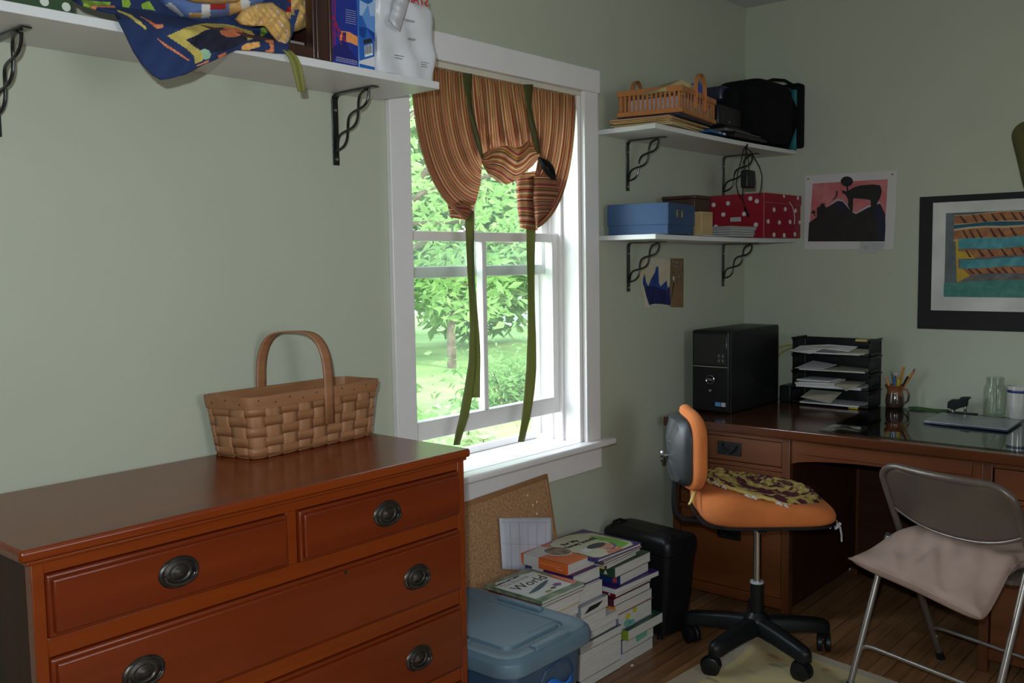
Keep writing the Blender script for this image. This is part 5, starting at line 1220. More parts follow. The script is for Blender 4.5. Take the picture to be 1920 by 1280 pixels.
# ------------------------------------------------------------------ office chair
CX, CY = 3.04, 1.495
t = thing('office_chair', 'orange upholstered office chair with black star base facing the desk side', 'chair', (CX, CY, 0), math.radians(-50)); oc = t
ORU = mat('orange_upholstery', (.56, .155, .035), rough=.95, bump=.5, bscale=500, vary=.05, scale=8)
SHELLM = mat('dark_grey_shell', (.030, .031, .033), rough=.42, bump=.05, bscale=300)
def seat_top(f, l):
    r2 = (f / .235) ** 2 + (l / .225) ** 2
    return .597 + .008 * (1 - r2) - .115 * f - .30 * max(0, f - .15) ** 1.2 + .03 * math.exp(-((f + .13) / .06) ** 2) * .5
def sq(a, hx, hy, e=.45):
    c_, s_ = math.cos(a), math.sin(a); r = (abs(c_) ** (2 / e) + abs(s_) ** (2 / e)) ** (-e / 2); return hx * r * c_, hy * r * s_
g = G(); NR, NA = 22, 72; vs = []
prof = [(k / 10 * .86, None) for k in range(11)] + [(.92, -.006), (.965, -.016), (.99, -.030), (1.0, -.045), (.995, -.060), (.975, -.072), (.94, -.080)]
for q, dz in prof:
    for k in range(NA):
        x, y = sq(2 * PI * k / NA, .230, .215); x, y = x * q, y * q
        if dz is None: z_ = seat_top(x, y)
        else:
            zt_ = seat_top(x * .9, y * .9); z_ = zt_ + (dz / -.080) * (.518 - zt_)
        vs.append((x + .01, y, z_))
fs = [(i * NA + k, i * NA + (k + 1) % NA, (i + 1) * NA + (k + 1) % NA, (i + 1) * NA + k) for i in range(1, len(prof) - 1) for k in range(NA)]
fs.append(tuple(range(NA, 2 * NA))); fs.append(tuple((len(prof) - 1) * NA + k for k in range(NA)))
g.add(vs, fs); g.build('seat', ORU, t, smooth=60)
g = G(); loft(g, [([(x + .01, y) for x, y in [sq(2 * PI * k / 48, .205, .185) for k in range(48)]], .503), ([(x + .01, y) for x, y in [sq(2 * PI * k / 48, .232, .208) for k in range(48)]], .511), ([(x + .01, y) for x, y in [sq(2 * PI * k / 48, .232, .208) for k in range(48)]], .519)]); g.build('seat_pan', BLACK, t, smooth=40)
g = G(); g.box(-.10, -.07, .485, .09, .07, .504); g.box(-.05, -.03, .470, .03, .03, .486); g.bar((-.02, -.16, .490), (-.02, 0, .492), .03, .006); g.build('mechanism', BLACK, t, bevel=.004)
# back: rubber-sleeved bar, shell, pad
g = G(); g.tube([(-.08, 0, .492), (-.20, 0, .490), (-.262, 0, .495), (-.288, 0, .520), (-.292, 0, .56), (-.290, 0, .64), (-.285, 0, .72)], .0125, 12, flat=1.0); g.build('back_bar', BLACK, t, smooth=60)
def backsurf(q, dx, s=1.0):
    vs = []
    return vs
g = G(); NA = 64; vs = []; bc = .755
def bx(y, z): return -.262 + .9 * y * y + .35 * (z - bc) ** 2 * 1.2
for q, off in [(0, 0.026), (.3, .026), (.6, .026), (.8, .025), (.9, .021), (.965, .012), (1.0, 0.0), (.985, -.014), (.94, -.022), (.8, -.024)]:
    for k in range(NA):
        y, z_ = sq(2 * PI * k / NA, .178, .142, .62); y, z_ = y * q, z_ * q
        vs.append((bx(y, z_ + bc) + off + .012, y, z_ + bc))
fs = [(i * NA + k, i * NA + (k + 1) % NA, (i + 1) * NA + (k + 1) % NA, (i + 1) * NA + k) for i in range(1, 9) for k in range(NA)] + [tuple(range(NA, 2 * NA)), tuple(9 * NA + k for k in range(NA))]
g.add(vs, fs); g.build('backrest_pad', ORU, t, smooth=60)
g = G(); vs = []
for q, off in [(.935, 0.0), (.945, -.010), (.92, -.020), (.80, -.034), (.55, -.040), (.3, -.043)]:
    for k in range(NA):
        y, z_ = sq(2 * PI * k / NA, .158, .128, .55 if q > .6 else .7); y, z_ = y * q, z_ * (q if q > .85 else q * 1.06) - .004
        vs.append((bx(y, z_ + bc) + off - .010 - (.006 if abs(y) < .035 and q < .9 else 0), y, z_ + bc))
fs = [(i * NA + k, i * NA + (k + 1) % NA, (i + 1) * NA + (k + 1) % NA, (i + 1) * NA + k) for i in range(5) for k in range(NA)] + [tuple(range(NA)), tuple(5 * NA + k for k in range(NA))]
g.add(vs, fs); g.build('backrest_shell', SHELLM, t, smooth=28)
g = G(); g.cyl((-.33, .0, .725), (-.30, 0, .725), .006, n=12); g.lathe([(0, -.345), (.019, -.343), (.022, -.337), (.020, -.332), (0, -.330)], (0, 0, .725), 20, axis='x'); g.build('knob', CHROME, t, smooth=40)
g = G(); g.cyl((0, 0, .265), (0, 0, .49), .0135, n=20); g.build('gas_lift', CHROME, t)
g = G(); g.cyl((0, 0, .262), (0, 0, .268), .024, n=24); g.build('collar', card('white_ring', (.5, .5, .5)), t)
g = G(); g.cyl((0, 0, .115), (0, 0, .262), .0225, n=24); g.build('column_sleeve', BLACK, t)
g = G(); g.lathe([(0, .082), (.045, .082), (.052, .092), (.050, .132), (.038, .145), (.028, .158), (.0, .158)], n=30); g.build('hub', BLACK, t, smooth=50)
for k in range(5):
    a = math.radians(29 + 72 * k + 50); d = Vector((math.cos(a), math.sin(a), 0)); s_ = Vector((-d.y, d.x, 0))
    g = G(); R0, R1 = .03, .262; vs = []
    for q, hw, zt_, zb_ in ((0, .030, .142, .088), (.35, .028, .136, .084), (.75, .025, .124, .076), (.93, .024, .117, .070), (1.0, .018, .110, .068), (1.03, .010, .102, .074)):
        p = d * (R0 + (R1 - R0) * q)
        for e, z_ in ((-1, zb_), (-1, zt_ - .012), (-.62, zt_ - .002), (0, zt_), (.62, zt_ - .002), (1, zt_ - .012), (1, zb_)): vs.append(p + s_ * hw * e + Vector((0, 0, z_)))
    fs = [(7 * i + j, 7 * i + (j + 1) % 7, 7 * i + 7 + (j + 1) % 7, 7 * i + 7 + j) for i in range(5) for j in range(7)] + [tuple(range(7)), tuple(35 + j for j in range(7))]
    g.add(vs, fs); arm = g.build('base_arm', BLACK, t, smooth=50)
    # caster
    ca = a + (.9, -.6, 2.0, .3, 1.2)[k]; w_ = Vector((math.cos(ca), math.sin(ca), 0)); ax = Vector((-w_.y, w_.x, 0)); c = d * .250 + Vector((0, 0, .0325)) - w_ * .012
    g = G(); g.cyl(d * .250 + Vector((0, 0, .055)), d * .250 + Vector((0, 0, .082)), .005, n=10)
    for e in (-1, 1): g.tube([c + ax * e * .006, c + ax * e * .008, c + ax * e * .021, c + ax * e * .024], [.029, .032, .032, .026], 24)
    hood = [c + ax * .0 + w_ * (.034 * math.cos(b)) + Vector((0, 0, .034 * math.sin(b))) for b in [PI * (.05 + q / 14 * 1.0) for q in range(15)]]
    g.tube(hood, .007, 8, flat=.35); g.tube([c - ax * .024, c + ax * .024], .006, 10)
    g.build('caster', BLACK, t, smooth=40)
# knotted rag mat on the seat
def ragpat(n, l, u, v):
    du = math_node(n, l, 'SUBTRACT', u, .5)
    comb = n.nodes.new('ShaderNodeCombineXYZ'); l.new(u, comb.inputs[0]); l.new(v, comb.inputs[1])
    nz = n.nodes.new('ShaderNodeTexNoise'); nz.inputs['Scale'].default_value = 6.5; l.new(comb.outputs[0], nz.inputs['Vector'])
    nz2 = n.nodes.new('ShaderNodeTexNoise'); nz2.inputs['Scale'].default_value = 16; l.new(comb.outputs[0], nz2.inputs['Vector'])
    s = math_node(n, l, 'ADD', math_node(n, l, 'MULTIPLY', v, 2.6), math_node(n, l, 'MULTIPLY', nz.outputs[0], 2.2))
    s = math_node(n, l, 'ADD', s, math_node(n, l, 'MULTIPLY', nz2.outputs[0], .9))
    f = math_node(n, l, 'FRACT', s)
    return ramp(n, l, f, [(0, (.075, .006, .018)), (.42, (.38, .27, .06)), (.62, (.50, .38, .12)), (.90, (.42, .30, .07))])
RAG = uvmat('knotted_rag', ragpat, rough=.95, bump=.9)
t = thing('seat_mat', 'maroon and mustard knotted rag mat lying on the orange office chair', 'mat', (CX, CY, 0), math.radians(-50))
def ragf(a, b, off=0.0):
    th = 2 * PI * a; rr = b * (1 + .03 * math.sin(th * 5) * b); x, y = .046 + .232 * rr * math.cos(th), .008 + .198 * rr * math.sin(th)
    lumps = .0035 * math.sin(x * 160) * math.sin(y * 140 + 1) + .003 * math.sin(x * 60 + y * 90)
    q = math.hypot(x / .225, y / .203); z_ = seat_top(x - .01, y) + .008 + lumps * min(1, 2 - b)
    if q > .88: z_ -= (q - .88) * .22
    return Vector((x, y, z_ + off + .014 * (1 - b * b)))
g = G(); g.grid(ragf, 120, 40, closeu=True, uvfn=lambda a, b: (a, b)); g.build('mat_body', RAG, t, smooth=60, recalc=False, solid=.006)
YR, WR = mat('mustard_yarn', (.50, .36, .11), rough=.95, bump=.5), mat('white_yarn', (.50, .47, .47), rough=.95, bump=.5)
g = G(); g.tube([ragf(k / 90, 1.0, .002) for k in range(90)], .0065, 8, closed=True); g.build('edge', YR, t, smooth=60)
g = G()
for a in (.56, .575, .60, .66, .675, .73, .745, .80, .81, .86, .90, .97, .50): 
    p = ragf(a, 1.02, .0); g.tube([p, p + Vector((.006, -.008, .004)), p + Vector((.016 * math.cos(a * 9), -.012, -.004))], [.005, .006, .003], 7)
g.build('tuft', WR, t, smooth=60)
# ties
p = ragf(.52, .98, .003); g = G(); g.tube([p, p + Vector((-.03, -.02, .0)), p + Vector((-.055, -.052, -.02)), p + Vector((-.075, -.085, -.055)), p + Vector((-.085, -.092, -.066))], [.007, .0065, .006, .006, .004], 8, flat=.5); g.build('tie', YR, t, smooth=60)
p = ragf(.93, 1.0, .0); g = G(); g.tube([p, p + Vector((.012, -.012, -.012)), p + Vector((.016, -.016, -.04)), p + Vector((.016, -.018, -.062))], [.006, .0055, .005, .005], 8, flat=.5); g.build('tie', WR, t, smooth=60)

# ------------------------------------------------------------------ folding chair
FM = mat('taupe_painted_steel', (.135, .105, .088), rough=.34, metal=.35, vary=.04, scale=10); GM_ = mat('bright_steel_tube', (.25, .22, .20), rough=.30, metal=.6, vary=.04)
t = thing('folding_chair', 'grey-brown metal folding chair pulled up to the desk', 'chair', (3.067, .848, 0), -.299)
Wd2 = .222
def up(z, l): return Vector((.287 - .363 * z / .743, l, z))
path = [up(.012, Wd2), up(.35, Wd2), up(.66, Wd2)]
for k in range(1, 9):
    a = PI / 2 * k / 8; path.append(up(.685 + .058 * math.sin(a), Wd2 - .075 * (1 - math.cos(a))) + Vector((-.0, 0, 0)))
path += [up(.743, l) + Vector((-.018 * (1 - (l / .147) ** 2), 0, 0)) for l in (.09, .045, 0, -.045, -.09)]
for k in range(8, 0, -1):
    a = PI / 2 * k / 8; path.append(up(.685 + .058 * math.sin(a), -Wd2 + .075 * (1 - math.cos(a))))
path += [up(.66, -Wd2), up(.35, -Wd2), up(.012, -Wd2)]
g = G(); g.tube(path, .0115, 14, up=(0, 1, 0)); g.build('back_frame', FM, t, smooth=60)
def panelp(a, b):
    l = (2 * a - 1) * (Wd2 - .004); zt_ = .738 - .05 * max(0, abs(2 * a - 1) - .66) ** 2 * 8; zb_ = .535 + .055 * abs(2 * a - 1) ** 2.4
    z_ = zt_ + (zb_ - zt_) * b; bow = -.020 * (1 - (2 * a - 1) ** 2)
    return up(z_, l) + Vector((bow, 0, 0))
g = G(); g.grid(panelp, 40, 14); g.build('back_panel', FM, t, smooth=60, solid=.002, recalc=False)
g = G(); g.tube([panelp(k / 40, 1.0) for k in range(41)], .0042, 8); g.build('panel_rim', GM_, t, smooth=60)
def leg(z, l): return Vector((-.197 + .394 * z, l, z))
for s_ in (1, -1):
    g = G(); g.tube([leg(.014, s_ * (Wd2 + .010)), leg(.488, s_ * (Wd2 + .010))], .0105, 14); g.build('leg', GM_, t, smooth=60)
    g = G(); g.tube([leg(.486, s_ * (Wd2 + .010)), leg(.497, s_ * (Wd2 + .010))], [.0125, .011], 14); g.build('leg_cap', BLACK, t, smooth=50)
    g = G(); g.tube([leg(.0, s_ * (Wd2 + .010)), leg(.03, s_ * (Wd2 + .010))], [.014, .0125], 14); g.build('rubber_foot', BLACK, t, smooth=50)
    g = G(); g.tube([up(.0, s_ * Wd2), up(.03, s_ * Wd2)], [.015, .013], 14); g.build('rubber_foot', BLACK, t, smooth=50)
    g = G(); g.bar(Vector((.03, s_ * (Wd2 - .012), .43)), Vector((.33, s_ * (Wd2 - .012), .445)), .004, .022); g.cyl(up(.44, s_ * (Wd2 + .012)), up(.44, s_ * (Wd2 - .02)), .006, n=10); g.cyl(up(.095, s_ * (Wd2 + .002)) , up(.095, s_ * (Wd2 - .016)), .005, n=10); g.build('hinge', GM_, t, bevel=.001)
def stretch(fn, z0, w_, nm):
    P = [fn(z0, w_), fn(z0 + .012, w_ - .012), fn(z0 + .022, w_ - .035)] + [fn(z0 + .024, w_ * (1 - .25 * k) - .06 * (1 - k / 4) * (1 if k < 4 else -1)) for k in range(1, 4)]
    P = [fn(z0 - .004, w_), fn(z0 + .012, w_ - .008), fn(z0 + .021, w_ - .022), fn(z0 + .024, w_ - .05), fn(z0 + .024, 0), fn(z0 + .024, -w_ + .05), fn(z0 + .021, -w_ + .022), fn(z0 + .012, -w_ + .008), fn(z0 - .004, -w_)]
    g = G(); g.tube(P, .0065, 10); g.build('stretcher', GM_, t, smooth=60)
stretch(leg, .128, Wd2 + .008, 'rear'); stretch(up, .112, Wd2, 'front')
g = G(); loft(g, [(rrect(.185, 0, .178, .19, .03), .430), (rrect(.185, 0, .186, .198, .03), .436), (rrect(.185, 0, .186, .198, .03), .450), (rrect(.185, 0, .176, .188, .03), .454)]); g.build('seat', FM, t, smooth=40)
t = thing('seat_cushion', 'mauve-grey wrinkled cushion hanging over the back of the folding chair seat', 'cushion', (3.067, .848, 0), -.299)
CU = mat('mauve_grey_suede', (.30, .20, .165), rough=.95, bump=.45, bscale=30, vary=.10, scale=7, col2=(.38, .265, .22))
NLc, NRc, FRc, FLc = (-.135, .285, .420), (-.160, -.190, .375), (.27, -.19, .497), (.255, .195, .500)
def cush(a, b, side):
    # a across (0 left .. 1 right), b from near edge to far edge
    f = (NLc[0] + (NRc[0] - NLc[0]) * a) * (1 - b) + (FLc[0] + (FRc[0] - FLc[0]) * a) * b
    l = (NLc[1] + (NRc[1] - NLc[1]) * a) * (1 - b) + (FLc[1] + (FRc[1] - FLc[1]) * a) * b
    pinch = .022 * math.sin(PI * b) * (1 if a < .5 else -1) * abs(2 * a - 1) ** 6; l -= pinch
    f += .018 * math.sin(PI * a) * (1 - b) ** 6
    zn = NLc[2] + (NRc[2] - NLc[2]) * a; zf = .492; s = min(1, max(0, (f + .14) / .22)); s = s * s * (3 - 2 * s); z_ = zn + (zf - zn) * s
    e = max(0, (1 - abs(2 * a - 1) ** 4) * (1 - abs(2 * b - 1) ** 4)) ** .38
    wr = (.005 * math.sin(a * 22 + b * 9 + 2 * math.sin(b * 6)) + .005 * math.sin(a * 9 - b * 16) + .004 * math.sin(a * 40 + b * 30) * (1 - abs(2 * a - 1)) - .012 * math.exp(-((a - .38 - .12 * b) / .035) ** 2) * (1 - b) - .010 * math.exp(-((a - .30 + .1 * b) / .03) ** 2) * b) * e
    if side > 0: return Vector((f, l, z_ + .034 * e + wr))
    zb_ = z_ - .046 * e
    if f > .0: zb_ = max(zb_, .4555)
    return Vector((f, l, zb_))
g = G(); g.grid(lambda a, b: cush(a, b, 1), 60, 50); g.grid(lambda a, b: cush(a, b, -1), 60, 50)
o = g.build('cushion_body', CU, t, smooth=0)
bm = bmesh.new(); bm.from_mesh(o.data); bmesh.ops.remove_doubles(bm, verts=bm.verts, dist=1e-4); bmesh.ops.recalc_face_normals(bm, faces=bm.faces)
for f in bm.faces: f.smooth = True
bm.to_mesh(o.data); bm.free()
g = G(); e_ = [cush(k / 40, 0, 1) for k in range(41)] + [cush(1, k / 30, 1) for k in range(1, 31)] + [cush(1 - k / 40, 1, 1) for k in range(1, 41)] + [cush(0, 1 - k / 30, 1) for k in range(1, 30)]
g.tube(e_, .0028, 6, closed=True); g.build('piping', CU, t, smooth=60)

# ------------------------------------------------------------------ rug
def rugpat(n, l, u, v):
    comb = n.nodes.new('ShaderNodeCombineXYZ'); l.new(u, comb.inputs[0]); l.new(v, comb.inputs[1])
    def nz(sc, det=3):
        x = n.nodes.new('ShaderNodeTexNoise'); x.inputs['Scale'].default_value = sc; x.inputs['Detail'].default_value = det; l.new(comb.outputs[0], x.inputs['Vector']); return x.outputs[0]
    base = ramp(n, l, nz(6), [(.35, (.44, .34, .20)), (.5, (.55, .42, .20)), (.62, (.56, .38, .17)), (.75, (.48, .39, .26))], False)
    m = n.nodes.new('ShaderNodeMix'); m.data_type = 'RGBA'; l.new(ramp(n, l, nz(11, 2), [(.60, (0, 0, 0)), (.66, (.75, .75, .75))], False), m.inputs[0]); l.new(base, m.inputs[6]); m.inputs[7].default_value = (.20, .21, .13, 1)
    m2 = n.nodes.new('ShaderNodeMix'); m2.data_type = 'RGBA'; l.new(ramp(n, l, nz(14.3, 1), [(.64, (0, 0, 0)), (.70, (.7, .7, .7))], False), m2.inputs[0]); l.new(m.outputs[2], m2.inputs[6]); m2.inputs[7].default_value = (.42, .17, .10, 1)
    # plain border
    bu = math_node(n, l, 'MINIMUM', math_node(n, l, 'MINIMUM', u, math_node(n, l, 'SUBTRACT', 1, u)), math_node(n, l, 'MINIMUM', v, math_node(n, l, 'SUBTRACT', 1, v)))
    m3 = n.nodes.new('ShaderNodeMix'); m3.data_type = 'RGBA'; l.new(math_node(n, l, 'LESS_THAN', bu, .05), m3.inputs[0]); l.new(m2.outputs[2], m3.inputs[6]); m3.inputs[7].default_value = (.40, .33, .24, 1)
    return m3.outputs[2]
RUG = uvmat('floral_wool_rug', rugpat, rough=.98, bump=.9)
t = thing('rug', 'beige floral wool rug with a rumpled corner under the office chair', 'rug', (2.7, .9, 0))
RA, RB, RC, RD = (3.205, 1.585), (2.26, 1.635), (2.10, .10), (2.93, .02)
def rugf(a, b):
    x = (RA[0] + (RB[0] - RA[0]) * a) * (1 - b) + (RD[0] + (RC[0] - RD[0]) * a) * b; y = (RA[1] + (RB[1] - RA[1]) * a) * (1 - b) + (RD[1] + (RC[1] - RD[1]) * a) * b
    z_ = .0065 + .044 * math.exp(-((x - 3.10) / .11) ** 2 - ((y - 1.53) / .07) ** 2) + .004 * math.exp(-((x - 2.95) / .2) ** 2 - ((y - 1.45) / .03) ** 2)
    return Vector((x, y, z_))
g = WG(t); g.grid(rugf, 90, 110); 
for p in list(rugf(k / 90, 0) for k in range(91)): pass
vs = []
edge = [rugf(k / 60, 0) for k in range(61)] + [rugf(1, k / 60) for k in range(1, 61)] + [rugf(1 - k / 60, 1) for k in range(1, 61)] + [rugf(0, 1 - k / 60) for k in range(1, 60)]
g.tube([p - Vector((0, 0, .003)) for p in edge], .0035, 6, closed=True)
g.build('pile', RUG, t, smooth=60, recalc=False)

# ------------------------------------------------------------------ upper corner shelf
ZS = 1.9035
MAN = mat('manila_card', (.46, .29, .13), rough=.8, vary=.08); MAN2 = mat('pale_manila_card', (.56, .44, .22), rough=.8)
def slab(name, label, cat, o, rz, lx, ly, th, m, group=None, bevel=.0006, tilt=0):
    t = thing(name, label, cat, o, rz, group); B(0, 0, 0, lx, ly, th).build(name.split('_')[-1] + '_body' if '_' in name else name + '_body', m, t, bevel=bevel); t.rotation_euler[0] = tilt; return t
FL_ = ['lowest manila folder under the slatted basket, turned to the left', 'pale manila folder second from the bottom under the slatted basket', 'manila folder in the middle of the folders under the slatted basket', 'orange-tan folder second from the top under the slatted basket', 'topmost tan folder directly under the blue binder']
for k, (ox, oy, rz, lx, ly, m_) in enumerate([(3.035, 1.835, .20, .36, .23, MAN2), (3.02, 1.838, .12, .40, .24, MAN2), (3.01, 1.826, .20, .40, .23, MAN), (3.0, 1.815, .14, .37, .25, MAN), (2.995, 1.822, .19, .375, .235, mat('tan_card', (.50, .26, .12), rough=.8))]):
    slab('manila_folder', FL_[k], 'folder', (ox, oy, ZS + .0015 + .0052 * k), rz, lx, ly, .0048, m_, 'folders under the slatted basket')
slab('ring_binder', 'thin dark blue binder between the folders and the slatted basket', 'binder', (3.02, 1.795, ZS + .0282), .19, .37, .24, .006, card('ink_blue', (.012, .035, .075)))
tb = thing('slatted_basket', 'orange-brown slatted wooden basket on the upper corner shelf', 'basket', (3.008, 1.782, ZS + .0350), .19)
BW = wood('amber_basket_wood', (.38, .135, .035), (.46, .175, .05), 'z', rough=.5, coat=.08); LX, LY, HB = .385, .245, .094
for y in (0, LY - .004):
    g = G()
    for k in range(12):
        x = .012 + (LX - .024) * k / 11; g.box(x - .007, y, .008, x + .007, y + .004, HB - .008)
    g.build('slatted_side', BW, tb, bevel=.001, seg=1)
for x in (0, LX - .004):
    g = G()
    for k in range(14):
        y = .010 + (LY - .020) * k / 13; g.box(x, y - .0048, .008, x + .004, y + .0048, HB - .008)
    g.build('slatted_side', BW, tb, bevel=.001, seg=1)
for z0, z1 in ((0, .016), (HB - .020, HB)):
    g = G(); g.box(-.004, -.004, z0, LX + .004, .0, z1); g.box(-.004, LY, z0, LX + .004, LY + .004, z1); g.box(-.004, 0, z0, 0, LY, z1); g.box(LX, 0, z0, LX + .004, LY, z1); g.build('hoop', BW, tb, bevel=.0012)
B(.002, .002, 0, LX - .002, LY - .002, .004).build('bottom', BW, tb)
for y in (-.005, LY + .005):
    g = G(); pts = [(LX * .5 - .052, y, .03), (LX * .5 - .052, y, HB)] + [(LX * .5 - .052 * math.cos(a), y, HB + .068 * math.sin(a)) for a in [PI * k / 16 for k in range(1, 16)]] + [(LX * .5 + .052, y, HB), (LX * .5 + .052, y, .03)]
    vs = []
    for i, p in enumerate(pts):
        c_ = Vector(p); tt = (Vector(pts[min(i + 1, len(pts) - 1)]) - Vector(pts[max(i - 1, 0)])).normalized(); nn_ = Vector((tt.z, 0, -tt.x)) * .0012
        vs += [c_ + Vector((0, -.008, 0)) - nn_, c_ + Vector((0, .008, 0)) - nn_, c_ + Vector((0, .008, 0)) + nn_, c_ + Vector((0, -.008, 0)) + nn_]
    g.add(vs, [(4 * i + k, 4 * i + (k + 1) % 4, 4 * i + 4 + (k + 1) % 4, 4 * i + 4 + k) for i in range(len(pts) - 1) for k in range(4)] + [(0, 1, 2, 3), tuple(len(vs) - 4 + k for k in range(4))])
    g.build('handle', BW, tb, smooth=50)
M_b = Matrix.Translation(tb.location) @ Matrix.Rotation(.19, 4, 'Z')
def inb(x, y, z): return M_b @ Vector((x, y, z))
t = thing('book', 'white and lilac patterned book showing between the slats of the slatted basket', 'book', inb(.012, .012, .0045), .19); B(0, 0, 0, .345, .20, .055).build('pages', mat('lilac_marbled_paper', (.42, .36, .46), col2=(.60, .55, .60), scale=60, rough=.8), t, bevel=.001); g = G(); g.box(-.002, -.002, .055, .347, .202, .058); g.build('cover', C_PLUM, t)
t = thing('notepad', 'cream notepads sticking up out of the slatted basket', 'notepad', inb(.05, .02, .064), .19); g = WG(t)
for ya_, yb_, pp_ in ((1.835, 1.92, [(1232, 170), (1278, 149), (1300, 160), (1308, 172), (1280, 172)]),):
    f_ = [at(a, b, 'y', ya_) for a, b in pp_]; k_ = [p + Vector((.01, yb_ - ya_, -.004)) for p in f_]; n5 = len(f_)
    g.add(f_ + k_, [tuple(range(n5)), tuple(reversed(range(n5, 2 * n5)))] + [(i, (i + 1) % n5, n5 + (i + 1) % n5, n5 + i) for i in range(n5)])
g.build('pad', MAN2, t, bevel=.001)
g = G(); g.obox((0, .0, -.004), (.15, -.012, .052), (.05, .12, .0), (-.003, 0, .012)); g.build('pad', MAN2, t, bevel=.001); g = G(); g.obox((-.02, .02, .012), (.17, -.006, .052), (.05, .12, 0), (-.003, 0, .010)); g.build('pad', card('cream', (.60, .56, .44)), t, bevel=.001)
t = thing('notebook', 'bright blue notebook standing in the right end of the slatted basket', 'notebook', inb(.285, .03, .064), .19); B(0, 0, 0, .05, .10, .085).build('cover', card('bright_blue', (.02, .06, .42)), t, bevel=.002)
t = thing('folder', 'blue folder with white marks beside the manila folders at the shelf front', 'folder', (3.34, 1.846, ZS + .0012), .13); B(0, 0, 0, .16, .10, .010).build('folder_body', card('mid_blue', (.012, .09, .26)), t, bevel=.001)
g = G(); g.box(.085, -.0006, .003, .10, 0, .008); g.box(.125, -.0006, .002, .155, 0, .009); g.build('printed_mark', PAPER, t)
# dark electronics
t = thing('laptop', 'closed black laptop lying at the front of the upper corner shelf', 'laptop', (3.52, 1.835, ZS + .0012), .06); B(0, 0, 0, .32, .235, .013).build('base', BLACK, t, bevel=.003); B(0, 0, .0135, .32, .235, .021).build('lid', PG, t, bevel=.003)
t = thing('laptop', 'closed laptop with a silver edge on top of the black laptop', 'laptop', (3.50, 1.868, ZS + .0232), .04); B(0, 0, 0, .27, .20, .012).build('base', mat('silver_edge', (.24, .24, .24), rough=.35, metal=.7), t, bevel=.002); B(0, 0, .0124, .27, .20, .020).build('lid', BLACK, t, bevel=.002)
g = G()
for k in range(4): g.box(.03 + .03 * k, -.0006, .003, .048 + .03 * k, 0, .009)
g.build('port', IRON, t)
t = thing('equipment_case', 'small black box with rounded corners standing on the laptops', 'case', (3.475, 1.885, ZS + .0440), .03); g = G(); g.box(0, 0, 0, .21, .15, .085); g.build('case_body', BLACK, t, bevel=.012, seg=4); g = G(); g.cyl((.09, -.0012, .02), (.09, 0, .02), .004, n=12); g.build('stud', CHROME, t)
BAG = mat('black_nylon', (.005, .005, .006), rough=.85, spec=.12, bump=.3, bscale=200)
TEALN = mat('teal_nylon', (.015, .15, .17), rough=.7)
t = thing('backpack', 'black backpack with teal trim leaning in the corner on the upper shelf', 'bag', (3.98, 1.96, ZS))
def sbox(g, c, h, e1=.35, e2=.35, nu=48, nv=24):
    """superellipsoid"""
    def sg(v, e): return (1 if v >= 0 else -1) * abs(v) ** e
    vs = []
    for j in range(nv + 1):
        ph = -PI / 2 + PI * j / nv
        for i in range(nu):
            th = 2 * PI * i / nu; vs.append((c[0] + h[0] * sg(math.cos(ph), e1) * sg(math.cos(th), e2), c[1] + h[1] * sg(math.cos(ph), e1) * sg(math.sin(th), e2), c[2] + h[2] * sg(math.sin(ph), e1)))
    fs = [(j * nu + i, j * nu + (i + 1) % nu, (j + 1) * nu + (i + 1) % nu, (j + 1) * nu + i) for j in range(nv) for i in range(nu)]
    g.add(vs, fs)
g = WG(t); sbox(g, (3.905, 1.945, ZS + .137), (.18, .115, .135)); g.build('bag_body', BAG, t, smooth=60)
g = WG(t); sbox(g, (3.80, 2.0, ZS + .13), (.13, .09, .10)); g.build('front_pocket', BAG, t, smooth=60)
g = WG(t); sbox(g, (3.73, 2.02, ZS + .205), (.07, .05, .035)); g.build('side_pocket', card('navy_cloth', (.012, .012, .04)), t, smooth=60)
g = WG(t); g.tube([(3.90, 1.90, ZS + .268), (3.95, 1.88, ZS + .285), (4.02, 1.86, ZS + .288), (4.08, 1.85, ZS + .275)], .007, 8); g.build('strap', BAG, t, smooth=60)
g = WG(t); g.tube([at(1478, 167, 'x', 4.06), at(1484, 185, 'x', 4.06)], .008, 8); g.build('teal_trim', TEALN, t)
g = WG(t); g.add([at(1482, 168, 'x', 4.075), at(1494, 168, 'x', 4.075), at(1494, 200, 'x', 4.075), at(1484, 180, 'x', 4.075)], [(0, 1, 2, 3)]); g.build('teal_trim', TEALN, t, solid=.006)
g = WG(t); g.add([at(1479, 278, 'x', 4.075), at(1493, 240, 'x', 4.075), at(1493, 281, 'x', 4.075)], [(0, 1, 2)]); g.build('teal_trim', TEALN, t, solid=.006)
t = thing('binder', 'black document case standing against the right-hand wall beside the backpack', 'case', (4.12, 1.93, ZS + .0)); g = WG(t); g.box(4.09, 1.822, ZS, 4.156, 2.09, ZS + .285); g.build('case_body', BAG, t, bevel=.012, seg=3); t.name = 'document_case'
